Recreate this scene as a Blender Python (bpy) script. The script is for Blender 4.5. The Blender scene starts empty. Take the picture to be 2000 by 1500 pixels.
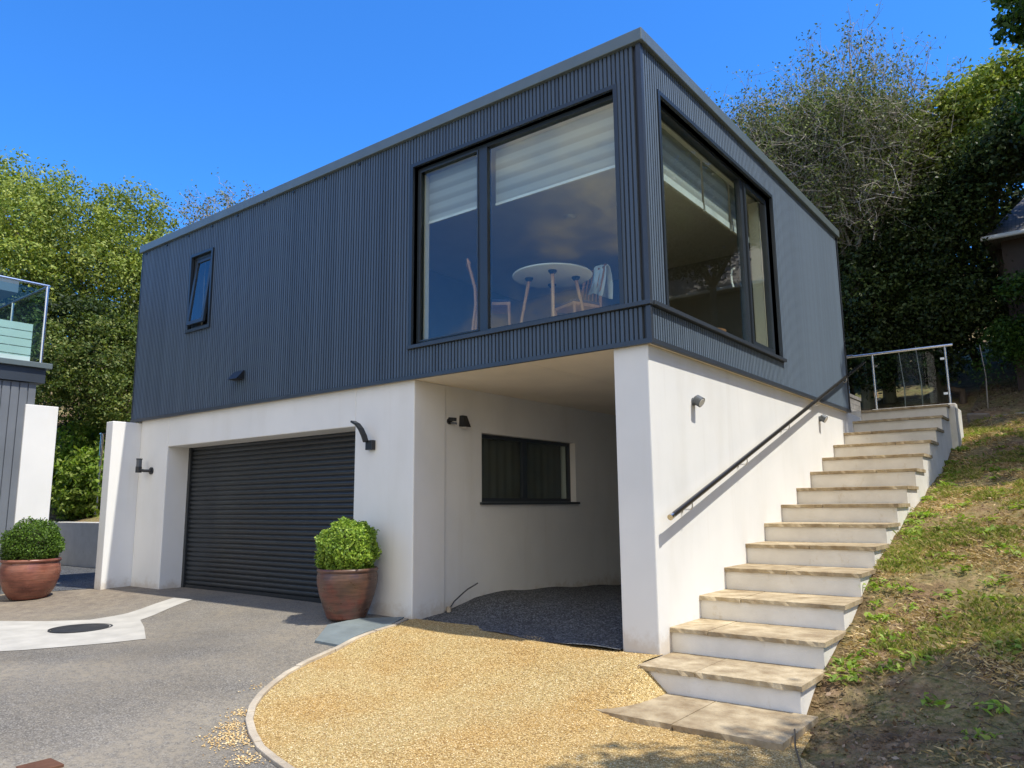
import bpy, math, random
import numpy as np
from mathutils import Vector, Matrix
SC = bpy.context.scene
COL = SC.collection
random.seed(7)
# ---------------------------------------------------------------- camera, sky, sun, exposure
yaw, pitch, roll, fpx = 0.6571040514, 0.1614862899, -0.0096856653, 1468.4757
cy, sy, cp, sp = math.cos(yaw), math.sin(yaw), math.cos(pitch), math.sin(pitch)
fw = Vector((-sy*cp, cy*cp, sp)); rt = Vector((cy, sy, 0)); up = rt.cross(fw)
r2 = rt*math.cos(roll) + up*math.sin(roll); u2 = -rt*math.sin(roll) + up*math.cos(roll)
cam = bpy.data.cameras.new('camera'); camo = bpy.data.objects.new('camera', cam); COL.objects.link(camo)
M = Matrix((( r2.x, u2.x, -fw.x, 3.1923), (r2.y, u2.y, -fw.y, -6.2991), (r2.z, u2.z, -fw.z, 1.3290), (0, 0, 0, 1)))
camo.matrix_world = M
cam.sensor_width = 36; cam.lens = 36*fpx/2000; cam.clip_start = .05; cam.clip_end = 2000
SC.camera = camo
SUN = Vector((.52, .05, 1)).normalized()
EL = math.asin(SUN.z); AZ = math.atan2(SUN.x, SUN.y)
w = bpy.data.worlds.new('World'); SC.world = w; w.use_nodes = True
nt = w.node_tree; bg = nt.nodes['Background']
sky = nt.nodes.new('ShaderNodeTexSky'); sky.sky_type = 'NISHITA'; sky.sun_disc = False
sky.sun_elevation = EL; sky.sun_rotation = AZ; sky.altitude = 0; sky.air_density = 1.0; sky.dust_density = .2; sky.ozone_density = 3.0
def wn(t, **k):
    n = nt.nodes.new(t)
    for a, b in k.items():
        if a in n.inputs: n.inputs[a].default_value = b
        else: setattr(n, a, b)
    return n
deep = wn('ShaderNodeMix', data_type='RGBA', blend_type='MULTIPLY'); deep.inputs[0].default_value = 1; deep.inputs[7].default_value = (.30, .84, 1.46, 1)
nt.links.new(sky.outputs[0], deep.inputs[6])
# cloud bank added behind the photographer to fill the shaded front with neutral light
wtc = wn('ShaderNodeTexCoord'); dt = wn('ShaderNodeVectorMath', operation='DOT_PRODUCT'); dt.inputs[1].default_value = (.42, -.80, .42)
nt.links.new(wtc.outputs['Generated'], dt.inputs[0])
cn = wn('ShaderNodeTexNoise', Scale=2.6, Detail=7.0, Roughness=.58); wm = wn('ShaderNodeMapping'); wm.inputs['Scale'].default_value = (1,1,2.2)
nt.links.new(wtc.outputs['Generated'], wm.inputs[0]); nt.links.new(wm.outputs[0], cn.inputs['Vector'])
ad_ = wn('ShaderNodeMath', operation='MULTIPLY_ADD'); nt.links.new(cn.outputs[0], ad_.inputs[0]); ad_.inputs[1].default_value = 1.5; nt.links.new(dt.outputs['Value'], ad_.inputs[2])
cr_ = wn('ShaderNodeMapRange', interpolation_type='SMOOTHSTEP'); cr_.inputs[1].default_value = 1.36; cr_.inputs[2].default_value = 1.62; nt.links.new(ad_.outputs[0], cr_.inputs[0])
cm = wn('ShaderNodeMix', data_type='RGBA'); nt.links.new(cr_.outputs[0], cm.inputs[0]); nt.links.new(deep.outputs[2], cm.inputs[6]); cm.inputs[7].default_value = (7.0, 6.7, 6.2, 1)
nt.links.new(cm.outputs[2], bg.inputs[0])
bg.inputs[1].default_value = .12
sl = bpy.data.lights.new('sun', 'SUN'); sl.energy = 3.2; sl.angle = math.radians(.53); sl.color = (1, .94, .82)
so = bpy.data.objects.new('sun', sl); COL.objects.link(so); so.rotation_euler = SUN.to_track_quat('Z', 'Y').to_euler()
SC.view_settings.view_transform = 'Standard'; SC.view_settings.look = 'None'; SC.view_settings.gamma = 1; SC.view_settings.exposure = .78
SC.render.engine = 'CYCLES'
SC.cycles.use_denoising = True
SC.cycles.max_bounces = 8; SC.cycles.transparent_max_bounces = 16

# ---------------------------------------------------------------- materials
class Mt:
    def __init__(s, name, color=(.5,.5,.5), rough=.6, metal=0, spec=.5):
        s.m = bpy.data.materials.new(name); s.m.use_nodes = True; s.n = s.m.node_tree; s.b = s.n.nodes['Principled BSDF']
        s.out = s.n.nodes['Material Output']
        s.b.inputs['Base Color'].default_value = (*color, 1); s.b.inputs['Roughness'].default_value = rough
        s.b.inputs['Metallic'].default_value = metal; s.b.inputs['Specular IOR Level'].default_value = spec
        s.tc = s.n.nodes.new('ShaderNodeTexCoord')
    def nd(s, t, **k):
        n = s.n.nodes.new(t)
        for a, b in k.items():
            if a in n.inputs: n.inputs[a].default_value = b
            else: setattr(n, a, b)
        return n
    def ln(s, a, b): s.n.links.new(a, b)
    def co(s, scale=(1,1,1), rot=(0,0,0)):
        mp = s.nd('ShaderNodeMapping'); mp.inputs['Scale'].default_value = scale; mp.inputs['Rotation'].default_value = rot
        geo = s.nd('ShaderNodeNewGeometry'); s.ln(geo.outputs['Position'], mp.inputs[0]); return mp.outputs[0]
    def noise(s, sc, det=4, ro=.55, scale=(1,1,1), dist=0):
        n = s.nd('ShaderNodeTexNoise', Scale=sc, Detail=det, Roughness=ro, Distortion=dist); s.ln(s.co(scale), n.inputs['Vector']); return n.outputs[0]
    def ramp(s, fac, stops, interp='LINEAR'):
        r = s.nd('ShaderNodeValToRGB'); r.color_ramp.interpolation = interp; e = r.color_ramp.elements
        while len(e) < len(stops): e.new(.5)
        for i, (p, c) in enumerate(stops):
            e[i].position = p; e[i].color = (*c, 1) if len(c) == 3 else c
        s.ln(fac, r.inputs[0]); return r.outputs[0]
    def mix(s, fac, a, b, mode='MIX'):
        m = s.nd('ShaderNodeMix', data_type='RGBA', blend_type=mode)
        for v, i in ((fac, 0), (a, 6), (b, 7)):
            if hasattr(v, 'is_linked') or hasattr(v, 'links'): s.ln(v, m.inputs[i])
            else: m.inputs[i].default_value = v if i == 0 else (*v, 1)
        return m.outputs[2]
    def col(s, c): s.ln(c, s.b.inputs['Base Color'])
    def bump(s, h, dist=.01, st=.5):
        b = s.nd('ShaderNodeBump', Strength=st, Distance=dist); s.ln(h, b.inputs['Height']); s.ln(b.outputs[0], s.b.inputs['Normal'])
def g3(v): return (v, v, v)

def m_render():
    k = Mt('white_render', rough=.9, spec=.2)
    c = k.ramp(k.noise(.9, 5), [(.3, (.72,.72,.70)), (.7, (.80,.795,.77))])
    st = k.ramp(k.noise(2.2, 4, scale=(1,1,.25)), [(.52, g3(1)), (.8, (.93,.92,.9))])
    c = k.mix(1, c, st, 'MULTIPLY')
    sx = k.nd('ShaderNodeSeparateXYZ'); k.ln(k.co(), sx.inputs[0]); nn = k.noise(6, 6, .7)
    a = k.nd('ShaderNodeMath', operation='MULTIPLY_ADD'); k.ln(nn, a.inputs[0]); a.inputs[1].default_value = -.55; k.ln(sx.outputs[2], a.inputs[2])
    mr = k.nd('ShaderNodeMapRange', interpolation_type='SMOOTHSTEP'); mr.inputs[1].default_value = -.02; mr.inputs[2].default_value = -.26; k.ln(a.outputs[0], mr.inputs[0])
    c = k.mix(mr.outputs[0], c, (.60,.55,.48))
    dr = k.ramp(k.noise(5, 5, .6, scale=(1,1,.06)), [(.60, g3(1)), (.8, (.95,.94,.925))]); c = k.mix(1, c, dr, 'MULTIPLY')
    k.col(c); k.bump(k.noise(140, 3), .003, .35); return k.m
def m_plain(name, c, r=.5, metal=0, var=.12, sc=3, spec=.5, bump=0):
    k = Mt(name, c, r, metal, spec)
    a = tuple(x*(1-var) for x in c); b = tuple(min(1, x*(1+var)) for x in c)
    k.col(k.ramp(k.noise(sc, 5), [(.3, a), (.7, b)]))
    if bump: k.bump(k.noise(60, 3), .004, bump)
    return k.m
def m_clad():
    k = Mt('anthracite_cladding', rough=.5, spec=.5); k.b.inputs['Sheen Weight'].default_value = .5; k.b.inputs['Sheen Roughness'].default_value = .4; k.b.inputs['Sheen Tint'].default_value = (.62,.80,1,1)
    base = k.ramp(k.noise(1.2, 4, scale=(1,1,.15)), [(.3, (.054,.077,.110)), (.7, (.066,.092,.128))])
    geo = k.nd('ShaderNodeNewGeometry')
    isl = k.ramp(geo.outputs['Random Per Island'], [(0, g3(.86)), (1, g3(1.14))])
    k.col(k.mix(1, base, isl, 'MULTIPLY')); k.bump(k.noise(40, 4, scale=(1,1,.05)), .002, .3); return k.m
def m_glass(name, ior=1.9, tint=(.9,.95,.93), base_r=0.0):
    k = Mt(name); n = k.n
    tr = k.nd('ShaderNodeBsdfTransparent'); tr.inputs[0].default_value = (*tint, 1)
    gl = k.nd('ShaderNodeBsdfGlossy'); gl.inputs['Roughness'].default_value = .004; gl.inputs[0].default_value = (1,1,1,1)
    fr = k.nd('ShaderNodeFresnel', IOR=ior); geo = k.nd('ShaderNodeNewGeometry')
    sb = k.nd('ShaderNodeMath', operation='SUBTRACT'); sb.inputs[0].default_value = 1; k.ln(geo.outputs['Backfacing'], sb.inputs[1])
    ml = k.nd('ShaderNodeMath', operation='MULTIPLY'); k.ln(fr.outputs[0], ml.inputs[0]); k.ln(sb.outputs[0], ml.inputs[1])
    mx = k.nd('ShaderNodeMixShader'); k.ln(ml.outputs[0], mx.inputs[0]); k.ln(tr.outputs[0], mx.inputs[1]); k.ln(gl.outputs[0], mx.inputs[2])
    k.ln(mx.outputs[0], k.out.inputs[0]); return k.m
def m_leaf(name, cols, trans=.35, rough=.5, spec=.25):
    k = Mt(name, rough=rough, spec=spec)
    geo = k.nd('ShaderNodeNewGeometry')
    c = k.ramp(geo.outputs['Random Per Island'], [(i/(len(cols)-1), c) for i, c in enumerate(cols)])
    v = k.ramp(k.noise(.7, 3), [(.35, g3(.75)), (.65, g3(1.25))]); c = k.mix(1, c, v, 'MULTIPLY')
    k.col(c)
    tl = k.nd('ShaderNodeBsdfTranslucent'); k.ln(k.mix(1, c, (1.3,1.35,.6), 'MULTIPLY'), tl.inputs[0])
    mx = k.nd('ShaderNodeMixShader'); mx.inputs[0].default_value = trans
    k.ln(k.b.outputs[0], mx.inputs[1]); k.ln(tl.outputs[0], mx.inputs[2]); k.ln(mx.outputs[0], k.out.inputs[0]); return k.m
def m_gold():
    k = Mt('golden_gravel', rough=.85, spec=.3)
    v = k.nd('ShaderNodeTexVoronoi', Scale=105.0); k.ln(k.co(), v.inputs['Vector'])
    sep = k.nd('ShaderNodeSeparateColor'); k.ln(v.outputs['Color'], sep.inputs[0])
    c = k.ramp(sep.outputs[0], [(0, (.22,.145,.055)), (.25, (.39,.27,.10)), (.55, (.51,.375,.155)), (.85, (.65,.51,.25)), (1, (.82,.71,.45))])
    d = k.ramp(v.outputs['Distance'], [(.25, g3(1)), (.75, g3(.7))])
    c = k.mix(1, c, d, 'MULTIPLY')
    big = k.ramp(k.noise(1.1, 5, .6), [(.36, (.97,.83,.66)), (.56, (1.03,1.02,1.0))]); c = k.mix(1, c, big, 'MULTIPLY')
    k.col(c); k.bump(v.outputs['Distance'], .007, .8)
    k.b.inputs['Normal'].links[0].from_node.invert = True; return k.m
def m_dark_gravel():
    k = Mt('slate_chippings', rough=.8)
    v = k.nd('ShaderNodeTexVoronoi', Scale=60.0); k.ln(k.co(), v.inputs['Vector'])
    sep = k.nd('ShaderNodeSeparateColor'); k.ln(v.outputs['Color'], sep.inputs[0])
    c = k.ramp(sep.outputs[0], [(0, (.03,.032,.038)), (.6, (.085,.09,.10)), (1, (.22,.23,.24))])
    k.col(c); k.bump(v.outputs['Distance'], .014, 1)
    k.b.inputs['Normal'].links[0].from_node.invert = True; return k.m
def m_asphalt():
    k = Mt('worn_asphalt', rough=.85, spec=.3)
    v = k.nd('ShaderNodeTexVoronoi', Scale=110.0); k.ln(k.co(), v.inputs['Vector'])
    sep = k.nd('ShaderNodeSeparateColor'); k.ln(v.outputs['Color'], sep.inputs[0])
    sp = k.ramp(sep.outputs[0], [(0, (.10,.092,.08)), (.6, (.165,.152,.133)), (1, (.30,.28,.245))])
    sand = k.ramp(k.noise(.6, 6, .6), [(.38, g3(0)), (.60, g3(1))])
    sand2 = k.ramp(k.noise(16, 5, .75), [(.36, g3(.1)), (.62, g3(1))])
    f = k.mix(1, sand, sand2, 'MULTIPLY')
    c = k.mix(f, sp, (.27,.235,.18))
    dk = k.ramp(k.noise(.55, 5, .6), [(.3, (.80,.79,.78)), (.6, g3(1.06))]); c = k.mix(1, c, dk, 'MULTIPLY')
    # brick-brown worn band towards the left
    sx = k.nd('ShaderNodeSeparateXYZ'); k.ln(k.co(), sx.inputs[0])
    nz = k.noise(1.6, 4)
    ad = k.nd('ShaderNodeMath', operation='ADD'); k.ln(sx.outputs[0], ad.inputs[0]); k.ln(nz, ad.inputs[1])
    bd = k.ramp(ad.outputs[0], [(0, g3(1)), (1, g3(1))])
    mr = k.nd('ShaderNodeMapRange'); mr.inputs[1].default_value = -6.6; mr.inputs[2].default_value = -8.2; k.ln(ad.outputs[0], mr.inputs[0])
    ml = k.nd('ShaderNodeMath', operation='MULTIPLY'); k.ln(mr.outputs[0], ml.inputs[0]); ml.inputs[1].default_value = .4
    bw = k.ramp(k.noise(7, 5), [(.35, (.17,.12,.085)), (.65, (.36,.29,.20))])
    c = k.mix(ml.outputs[0], c, bw)
    k.col(c); k.bump(v.outputs['Distance'], .006, .6); return k.m
def m_soil():
    k = Mt('bank_soil', rough=.95, spec=.15)
    c = k.ramp(k.noise(7, 8, .7), [(.3, (.09,.055,.032)), (.5, (.24,.155,.085)), (.72, (.46,.33,.20))])
    gr = k.ramp(k.noise(1.6, 6, .65), [(.40, g3(0)), (.60, g3(1))])
    gc = k.ramp(k.noise(18, 5, .7), [(.35, (.12,.13,.04)), (.5, (.26,.22,.09)), (.68, (.44,.32,.17))])
    c = k.mix(gr, c, gc)
    li = k.ramp(k.noise(55, 3, .6), [(.66, g3(0)), (.70, g3(1))]); c = k.mix(li, c, (.36,.27,.18))
    k.col(c); k.bump(k.noise(25, 6, .7), .04, .9); return k.m
def m_stone(name='sandstone', a=(.26,.19,.11), b=(.54,.45,.30)):
    k = Mt(name, rough=.85, spec=.3)
    c = k.ramp(k.noise(5, 7, .65), [(.3, a), (.68, b)])
    st = k.ramp(k.noise(1.3, 5), [(.38, (.80,.77,.74)), (.62, g3(1.06))]); c = k.mix(1, c, st, 'MULTIPLY')
    k.col(c); k.bump(k.noise(28, 6, .65), .012, .7); return k.m
def m_riser():
    k = Mt('grey_render', rough=.9, spec=.2)
    c = k.ramp(k.noise(3.5, 6, .6), [(.3, (.66,.635,.58)), (.7, (.78,.755,.70))])
    st = k.ramp(k.noise(9, 5, .7, scale=(1,1,.6)), [(.60, g3(1)), (.78, (.84,.79,.70))])
    k.col(k.mix(1, c, st, 'MULTIPLY')); k.bump(k.noise(90, 4), .004, .4); return k.m
def m_pot(name, a, b, c0):
    k = Mt(name, rough=.33, spec=.5)
    n = k.noise(2.6, 5, .6, scale=(1,1,1.6)); c = k.ramp(n, [(.32, a), (.5, b), (.68, c0)])
    dr = k.ramp(k.noise(30, 4, .6, scale=(.15,.15,1.5)), [(.4, g3(.75)), (.6, g3(1.1))]); k.col(k.mix(1, c, dr, 'MULTIPLY'))
    k.ln(k.ramp(k.noise(7, 4), [(.3, g3(.22)), (.7, g3(.5))]), k.b.inputs['Roughness'])
    k.bump(k.noise(22, 3, .5, scale=(.1,.1,2)), .006, .4); return k.m
def m_bark(name='bark', a=(.06,.045,.032), b=(.17,.13,.10)):
    k = Mt(name, rough=.9, spec=.2); k.col(k.ramp(k.noise(14, 6, .7, scale=(1,1,.25)), [(.3, a), (.7, b)])); k.bump(k.noise(30, 5, scale=(1,1,.2)), .02, .8); return k.m
def m_wood(name, a, b, scale=(1,1,.15), r=.5):
    k = Mt(name, rough=r); k.col(k.ramp(k.noise(12, 5, .6, scale=scale, dist=.6), [(.3, a), (.7, b)])); return k.m
def m_blind():
    k = Mt('zebra_blind_fabric', rough=.9)
    sx = k.nd('ShaderNodeSeparateXYZ'); k.ln(k.co(), sx.inputs[0])
    wv = k.nd('ShaderNodeMath', operation='MULTIPLY'); k.ln(sx.outputs[2], wv.inputs[0]); wv.inputs[1].default_value = 1/.15
    fr = k.nd('ShaderNodeMath', operation='FRACT'); k.ln(wv.outputs[0], fr.inputs[0])
    c = k.ramp(fr.outputs[0], [(.0, (.52,.51,.50)), (.3, (.56,.55,.54)), (.5, (.68,.68,.67)), (.9, (.68,.68,.67)), (1, (.54,.53,.52))])
    k.col(c); 
    tl = k.nd('ShaderNodeBsdfTranslucent'); k.ln(c, tl.inputs[0]); mx = k.nd('ShaderNodeMixShader'); mx.inputs[0].default_value = .4
    k.ln(k.b.outputs[0], mx.inputs[1]); k.ln(tl.outputs[0], mx.inputs[2]); k.ln(mx.outputs[0], k.out.inputs[0]); return k.m
def m_tiles():
    k = Mt('roof_tiles', rough=.6)
    br = k.nd('ShaderNodeTexBrick', Scale=3.5); br.inputs['Color1'].default_value = (.16,.15,.15,1); br.inputs['Color2'].default_value = (.25,.24,.24,1); br.inputs['Mortar'].default_value = (.04,.04,.04,1)
    k.ln(k.co((1,1.6,1)), br.inputs['Vector']); k.col(br.outputs[0]); return k.m

MAT = dict(
 render=m_render(), clad=m_clad(), riser=m_riser(), stone=m_stone(), gold=m_gold(), dgrav=m_dark_gravel(), asphalt=m_asphalt(), soil=m_soil(),
 coping=m_plain('zinc_coping', (.14,.175,.18), .38, .2, .08), frame=m_plain('anthracite_frame', (.030,.040,.052), .35, 0, .06),
 trim=m_plain('anthracite_trim', (.040,.050,.065), .4, 0, .08), black=m_plain('black_metal', (.018,.02,.023), .35), door=m_plain('roller_door_paint', (.022,.026,.030), .30, .0, .06, spec=.6),
 soffit=m_plain('cream_soffit_board', (.84,.76,.63), .75, 0, .07, 1.2), plaster=m_plain('interior_plaster', (.86,.83,.78), .9, 0, .03),
 lining=m_plain('cream_window_lining', (.74,.69,.58), .6, 0, .03), taupe=m_plain('taupe_wall_paint', (.36,.34,.31), .9, 0, .04), floor=m_wood('interior_floor', (.36,.27,.18), (.52,.40,.28), (.15,1,1)), glass=m_glass('window_glass', 1.75), rglass=m_glass('railing_glass', 1.5, (.80,.90,.88)),
 steel=m_plain('brushed_steel', (.62,.63,.64), .25, 1.0, .05), lampgrey=m_plain('grey_lamp_metal', (.11,.12,.13), .4, .3), lens=m_plain('frosted_lens', (.75,.75,.72), .3),
 concrete=m_plain('pale_concrete', (.44,.42,.375), .9, 0, .14, 3.5, .2, .4), oldconc=m_plain('old_grey_render', (.60,.59,.55), .9, 0, .16, 2.5, .2, .5),
 slate=m_plain('slate_slab', (.17,.20,.205), .6, 0, .15, 5, .4, .3), iron=m_plain('cast_iron', (.035,.036,.038), .6, .3, .2, 12, .4, .6), rust=m_plain('rusty_iron', (.13,.06,.035), .8, .1, .2, 12, .3, .5),
 curb=m_stone('curb_stone', (.36,.31,.24), (.56,.49,.38)), edging=m_stone('edging_stone', (.22,.20,.17), (.42,.38,.32)),
 pot1=m_pot('brown_glaze', (.075,.045,.033), (.125,.065,.045), (.21,.06,.042)), pot2=m_pot('red_glaze', (.15,.05,.034), (.23,.085,.055), (.30,.13,.085)),
 earth=m_plain('pot_soil', (.035,.025,.017), .95, 0, .3, 30), bark=m_bark(), twig=m_bark('grey_twig', (.26,.23,.19), (.50,.46,.40)),
 white=m_plain('white_board', (.78,.79,.78), .5, 0, .04), tabletop=m_plain('white_tabletop', (.88,.87,.84), .35, 0, .03), beech=m_wood('beech_wood', (.52,.27,.12), (.68,.38,.19)), cherry=m_wood('cherry_wood', (.38,.18,.09), (.52,.27,.15)),
 cloth=m_plain('white_cloth', (.72,.76,.80), .95, 0, .1, 12), seatblue=m_plain('dark_cushion', (.05,.05,.09), .9), blind=m_blind(), blindbar=m_plain('blind_rail', (.8,.8,.78), .4),
 gclad=m_plain('grey_board_cladding', (.15,.165,.185), .5, 0, .1, 2), decking=m_wood('weathered_decking', (.13,.13,.13), (.27,.26,.25), (.2,1,1), .8), tiles=m_tiles(), brownwall=m_plain('brown_boarding', (.07,.05,.04), .8), curtain=m_plain('curtain_fabric', (.13,.12,.105), .95, 0, .1, 5),
 railwood=m_plain('dark_handrail', (.022,.020,.018), .22, .0, .1),
 box_l=m_leaf('boxwood_leaf', [(.06,.11,.018), (.14,.24,.03), (.26,.38,.05), (.38,.48,.09)], .3),
 box_d=m_leaf('boxwood_leaf_deep', [(.03,.065,.012), (.08,.15,.02), (.16,.27,.035)], .3),
 bright=m_leaf('bright_leaf', [(.12,.20,.025), (.20,.32,.04), (.30,.40,.07), (.38,.46,.12)], .4),
 mid=m_leaf('mid_leaf', [(.09,.14,.022), (.17,.23,.035), (.27,.32,.05), (.38,.40,.10)], .24),
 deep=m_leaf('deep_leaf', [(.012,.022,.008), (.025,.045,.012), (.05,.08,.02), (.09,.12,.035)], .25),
 olive=m_leaf('olive_leaf', [(.05,.07,.022), (.10,.135,.04), (.17,.21,.07), (.25,.28,.12)], .25),
 hedge=m_leaf('hedge_leaf', [(.05,.085,.018), (.10,.15,.03), (.17,.22,.045), (.27,.28,.09)], .3),
 maple=m_leaf('maple_leaf', [(.03,.065,.015), (.05,.11,.02), (.10,.18,.03)], .4),
 grass=m_leaf('grass_blade', [(.12,.17,.025), (.22,.27,.045), (.32,.34,.08), (.42,.36,.15), (.5,.38,.2)], .3),
 straw=m_leaf('dry_grass_blade', [(.26,.17,.07), (.44,.31,.14), (.58,.43,.22), (.66,.53,.32)], .2),
 litter=m_leaf('dead_leaf', [(.07,.042,.022), (.15,.09,.05), (.24,.15,.085), (.38,.29,.20)], .1),
)
# ---------------------------------------------------------------- object helpers
ORG = {}
def tag(o, label=None, cat=None, group=None, kind=None):
    if label: o['label'] = label
    if cat: o['category'] = cat
    if group: o['group'] = group
    if kind: o['kind'] = kind
    return o
def thing(name, loc, label, cat, group=None):
    o = bpy.data.objects.new(name, None); COL.objects.link(o); o.location = loc; o.empty_display_size = .1
    ORG[o.name] = Vector(loc); return tag(o, label, cat, group)
def link(name, me, parent, mat, loc=None):
    me.name = name
    o = bpy.data.objects.new(name, me); COL.objects.link(o)
    if mat: me.materials.append(mat)
    base = ORG[parent.name] if parent else Vector((0,0,0))
    if parent: o.parent = parent
    ORG[o.name] = base.copy(); return o
class MB:
    def __init__(s): s.v = []; s.f = []
    def add(s, vs, fs):
        n = len(s.v); s.v += [tuple(v) for v in vs]; s.f += [tuple(i+n for i in f) for f in fs]; return s
    def box(s, x0, x1, y0, y1, z0, z1):
        return s.add([(x,y,z) for z in (z0,z1) for y in (y0,y1) for x in (x0,x1)],
                     [(0,2,3,1),(4,5,7,6),(0,1,5,4),(2,6,7,3),(0,4,6,2),(1,3,7,5)])
    def obox(s, c, ax, ay, az, hx, hy, hz):
        c = Vector(c); ax, ay, az = Vector(ax)*hx, Vector(ay)*hy, Vector(az)*hz
        return s.add([c+ax*i+ay*j+az*k for k in (-1,1) for j in (-1,1) for i in (-1,1)], [(0,2,3,1),(4,5,7,6),(0,1,5,4),(2,6,7,3),(0,4,6,2),(1,3,7,5)])
    def tube(s, pts, r, n=10, cap=True):
        pts = [Vector(p) for p in pts]; rs = r if isinstance(r, (list, tuple)) else [r]*len(pts)
        base = len(s.v); prev = None
        for i, p in enumerate(pts):
            t = (pts[min(i+1, len(pts)-1)] - pts[max(i-1, 0)]).normalized()
            if prev is None:
                a = Vector((0,0,1)) if abs(t.z) < .9 else Vector((1,0,0)); u = t.cross(a).normalized()
            else: u = (prev - t*prev.dot(t)).normalized()
            prev = u; v = t.cross(u)
            for k in range(n):
                an = 2*math.pi*k/n; s.v.append(tuple(p + (u*math.cos(an) + v*math.sin(an))*rs[i]))
        for i in range(len(pts)-1):
            for k in range(n):
                a = base+i*n+k; b = base+i*n+(k+1)%n; s.f.append((a, b, b+n, a+n))
        if cap: s.f.append(tuple(base+k for k in range(n))[::-1]); s.f.append(tuple(base+(len(pts)-1)*n+k for k in range(n)))
        return s
    def lathe(s, c, prof, n=40):
        base = len(s.v); c = Vector(c)
        for r, z in prof:
            for k in range(n):
                a = 2*math.pi*k/n; s.v.append((c.x+r*math.cos(a), c.y+r*math.sin(a), c.z+z))
        for i in range(len(prof)-1):
            for k in range(n):
                a = base+i*n+k; b = base+i*n+(k+1)%n; s.f.append((a, b, b+n, a+n))
        return s
    def prism(s, poly, z0, z1):
        n = len(poly); zt = z1 if isinstance(z1, (list, tuple)) else [z1]*n; zb = z0 if isinstance(z0, (list, tuple)) else [z0]*n
        return s.add([(p[0],p[1],b) for p, b in zip(poly, zb)] + [(p[0],p[1],t) for p, t in zip(poly, zt)],
                     [tuple(range(n))[::-1], tuple(range(n, 2*n))] + [(i, (i+1)%n, n+(i+1)%n, n+i) for i in range(n)])
    def build(s, name, mat, parent=None, smooth=False, bevel=0):
        base = ORG[parent.name] if parent else Vector((0,0,0))
        me = bpy.data.meshes.new(name); me.from_pydata([(v[0]-base.x, v[1]-base.y, v[2]-base.z) for v in s.v], [], s.f); me.update()
        if smooth:
            me.polygons.foreach_set('use_smooth', [True]*len(me.polygons))
            if smooth != 2:
                try: me.set_sharp_from_angle(angle=math.radians(40))
                except Exception: pass
        o = link(name, me, parent, MAT[mat])
        if bevel:
            b = o.modifiers.new('bevel', 'BEVEL'); b.width = bevel; b.segments = 2; b.limit_method = 'ANGLE'
        return o
def npmesh(name, V, F, mat, parent=None, smooth=False):
    """V (n,3) float, F (m,k) int"""
    base = np.array(ORG[parent.name]) if parent else np.zeros(3)
    me = bpy.data.meshes.new(name); m, k = F.shape
    me.vertices.add(len(V)); me.vertices.foreach_set('co', (V-base).astype(np.float32).ravel())
    me.loops.add(m*k); me.loops.foreach_set('vertex_index', F.astype(np.int32).ravel())
    me.polygons.add(m); me.polygons.foreach_set('loop_start', np.arange(0, m*k, k, dtype=np.int32)); me.polygons.foreach_set('loop_total', np.full(m, k, dtype=np.int32))
    if smooth: me.polygons.foreach_set('use_smooth', np.ones(m, dtype=bool))
    me.update(calc_edges=True); me.validate()
    return link(name, me, parent, MAT[mat])

# ---------------------------------------------------------------- ground heights
def sm(t): t = min(max(t, 0), 1); return t*t*(3-2*t)
def g(x, y):
    a = sm((-1-x)/3); s = sm((-y-.1)/1.4)
    return .07*a - s*(.24*(1-a)+.12*a) + min(0, (y+1.5))*.02
BY = [-8,-1.3,-.3,.28,1.15,2.06,3.13,4.82,7.16,9.23,11.4]
BZ = [-.36,-.31,-.22,.0,.27,.6,.92,1.3,1.81,2.45,2.98]
def bank(x, y):
    if y <= 11.4: z = float(np.interp(y, BY, BZ))
    else: z = 3.05 + .36*(y-11.4)
    z += max(0, x-1.45)*(.10 if y > -.5 else .16) + .02*math.sin(x*5.1+y*3.3) + .018*math.sin(y*7.7-x*4)
    return min(z, 16)
def hill(x, y):
    z = 1.0 + .30*(y-1.6)
    if y > 7.25: z = max(z, 2.5+.38*(y-8.2)) if x > -4 else z
    return min(z, 15)
def T(x, y):
    if x > 1.27:
        return bank(x, y) if x < 60 else 3
    if -.14 < x: 
        if y < -1.9: return g(x, y)-.03
        if y < 7.24: return -.42
    if y > 7.24 and x > -3.5:
        if y < 9.55: return 1.5
        return 2.88 if y < 11.4 else bank(1.3, y)-.1
    if y > 7.24: return hill(x, y) + max(0, -17-x)*.2*(x > -60)
    if x < -10.16 and y > 1.6: return hill(x, y) + min(max(0, -17-x)*.3, 6)
    if x < -17.2: return g(x, y) + min((-17.2-x)*.3, 6)*sm((y+20)/15)
    return g(x, y) - .03
def axis(brk, lo, hi, st, far):
    a = list(np.arange(lo, hi, st)) + brk; s = st
    v = hi
    while v < far: a.append(v); s *= 1.35; v += s
    s = st; v = lo-st
    while v > -far: a.append(v); s *= 1.35; v -= s
    return sorted(set(round(float(q), 4) for q in a))
XS = axis([-.145, -.135, -3.505, -3.495, 1.262, 1.278, -10.155, -10.165, -17.2], -24, 9, .3, 400); YS = axis([-1.905,-1.895,9.545,9.555,1.595, 1.605, 7.235, 7.245, 11.39, 11.41], -9, 24, .3, 400)
V = np.array([(x, y, T(x, y)) for y in YS for x in XS]); nx = len(XS)
F = np.array([(j*nx+i, j*nx+i+1, (j+1)*nx+i+1, (j+1)*nx+i) for j in range(len(YS)-1) for i in range(nx-1)])
tag(npmesh('ground', V, F, 'soil', smooth=True), kind='structure')

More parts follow.
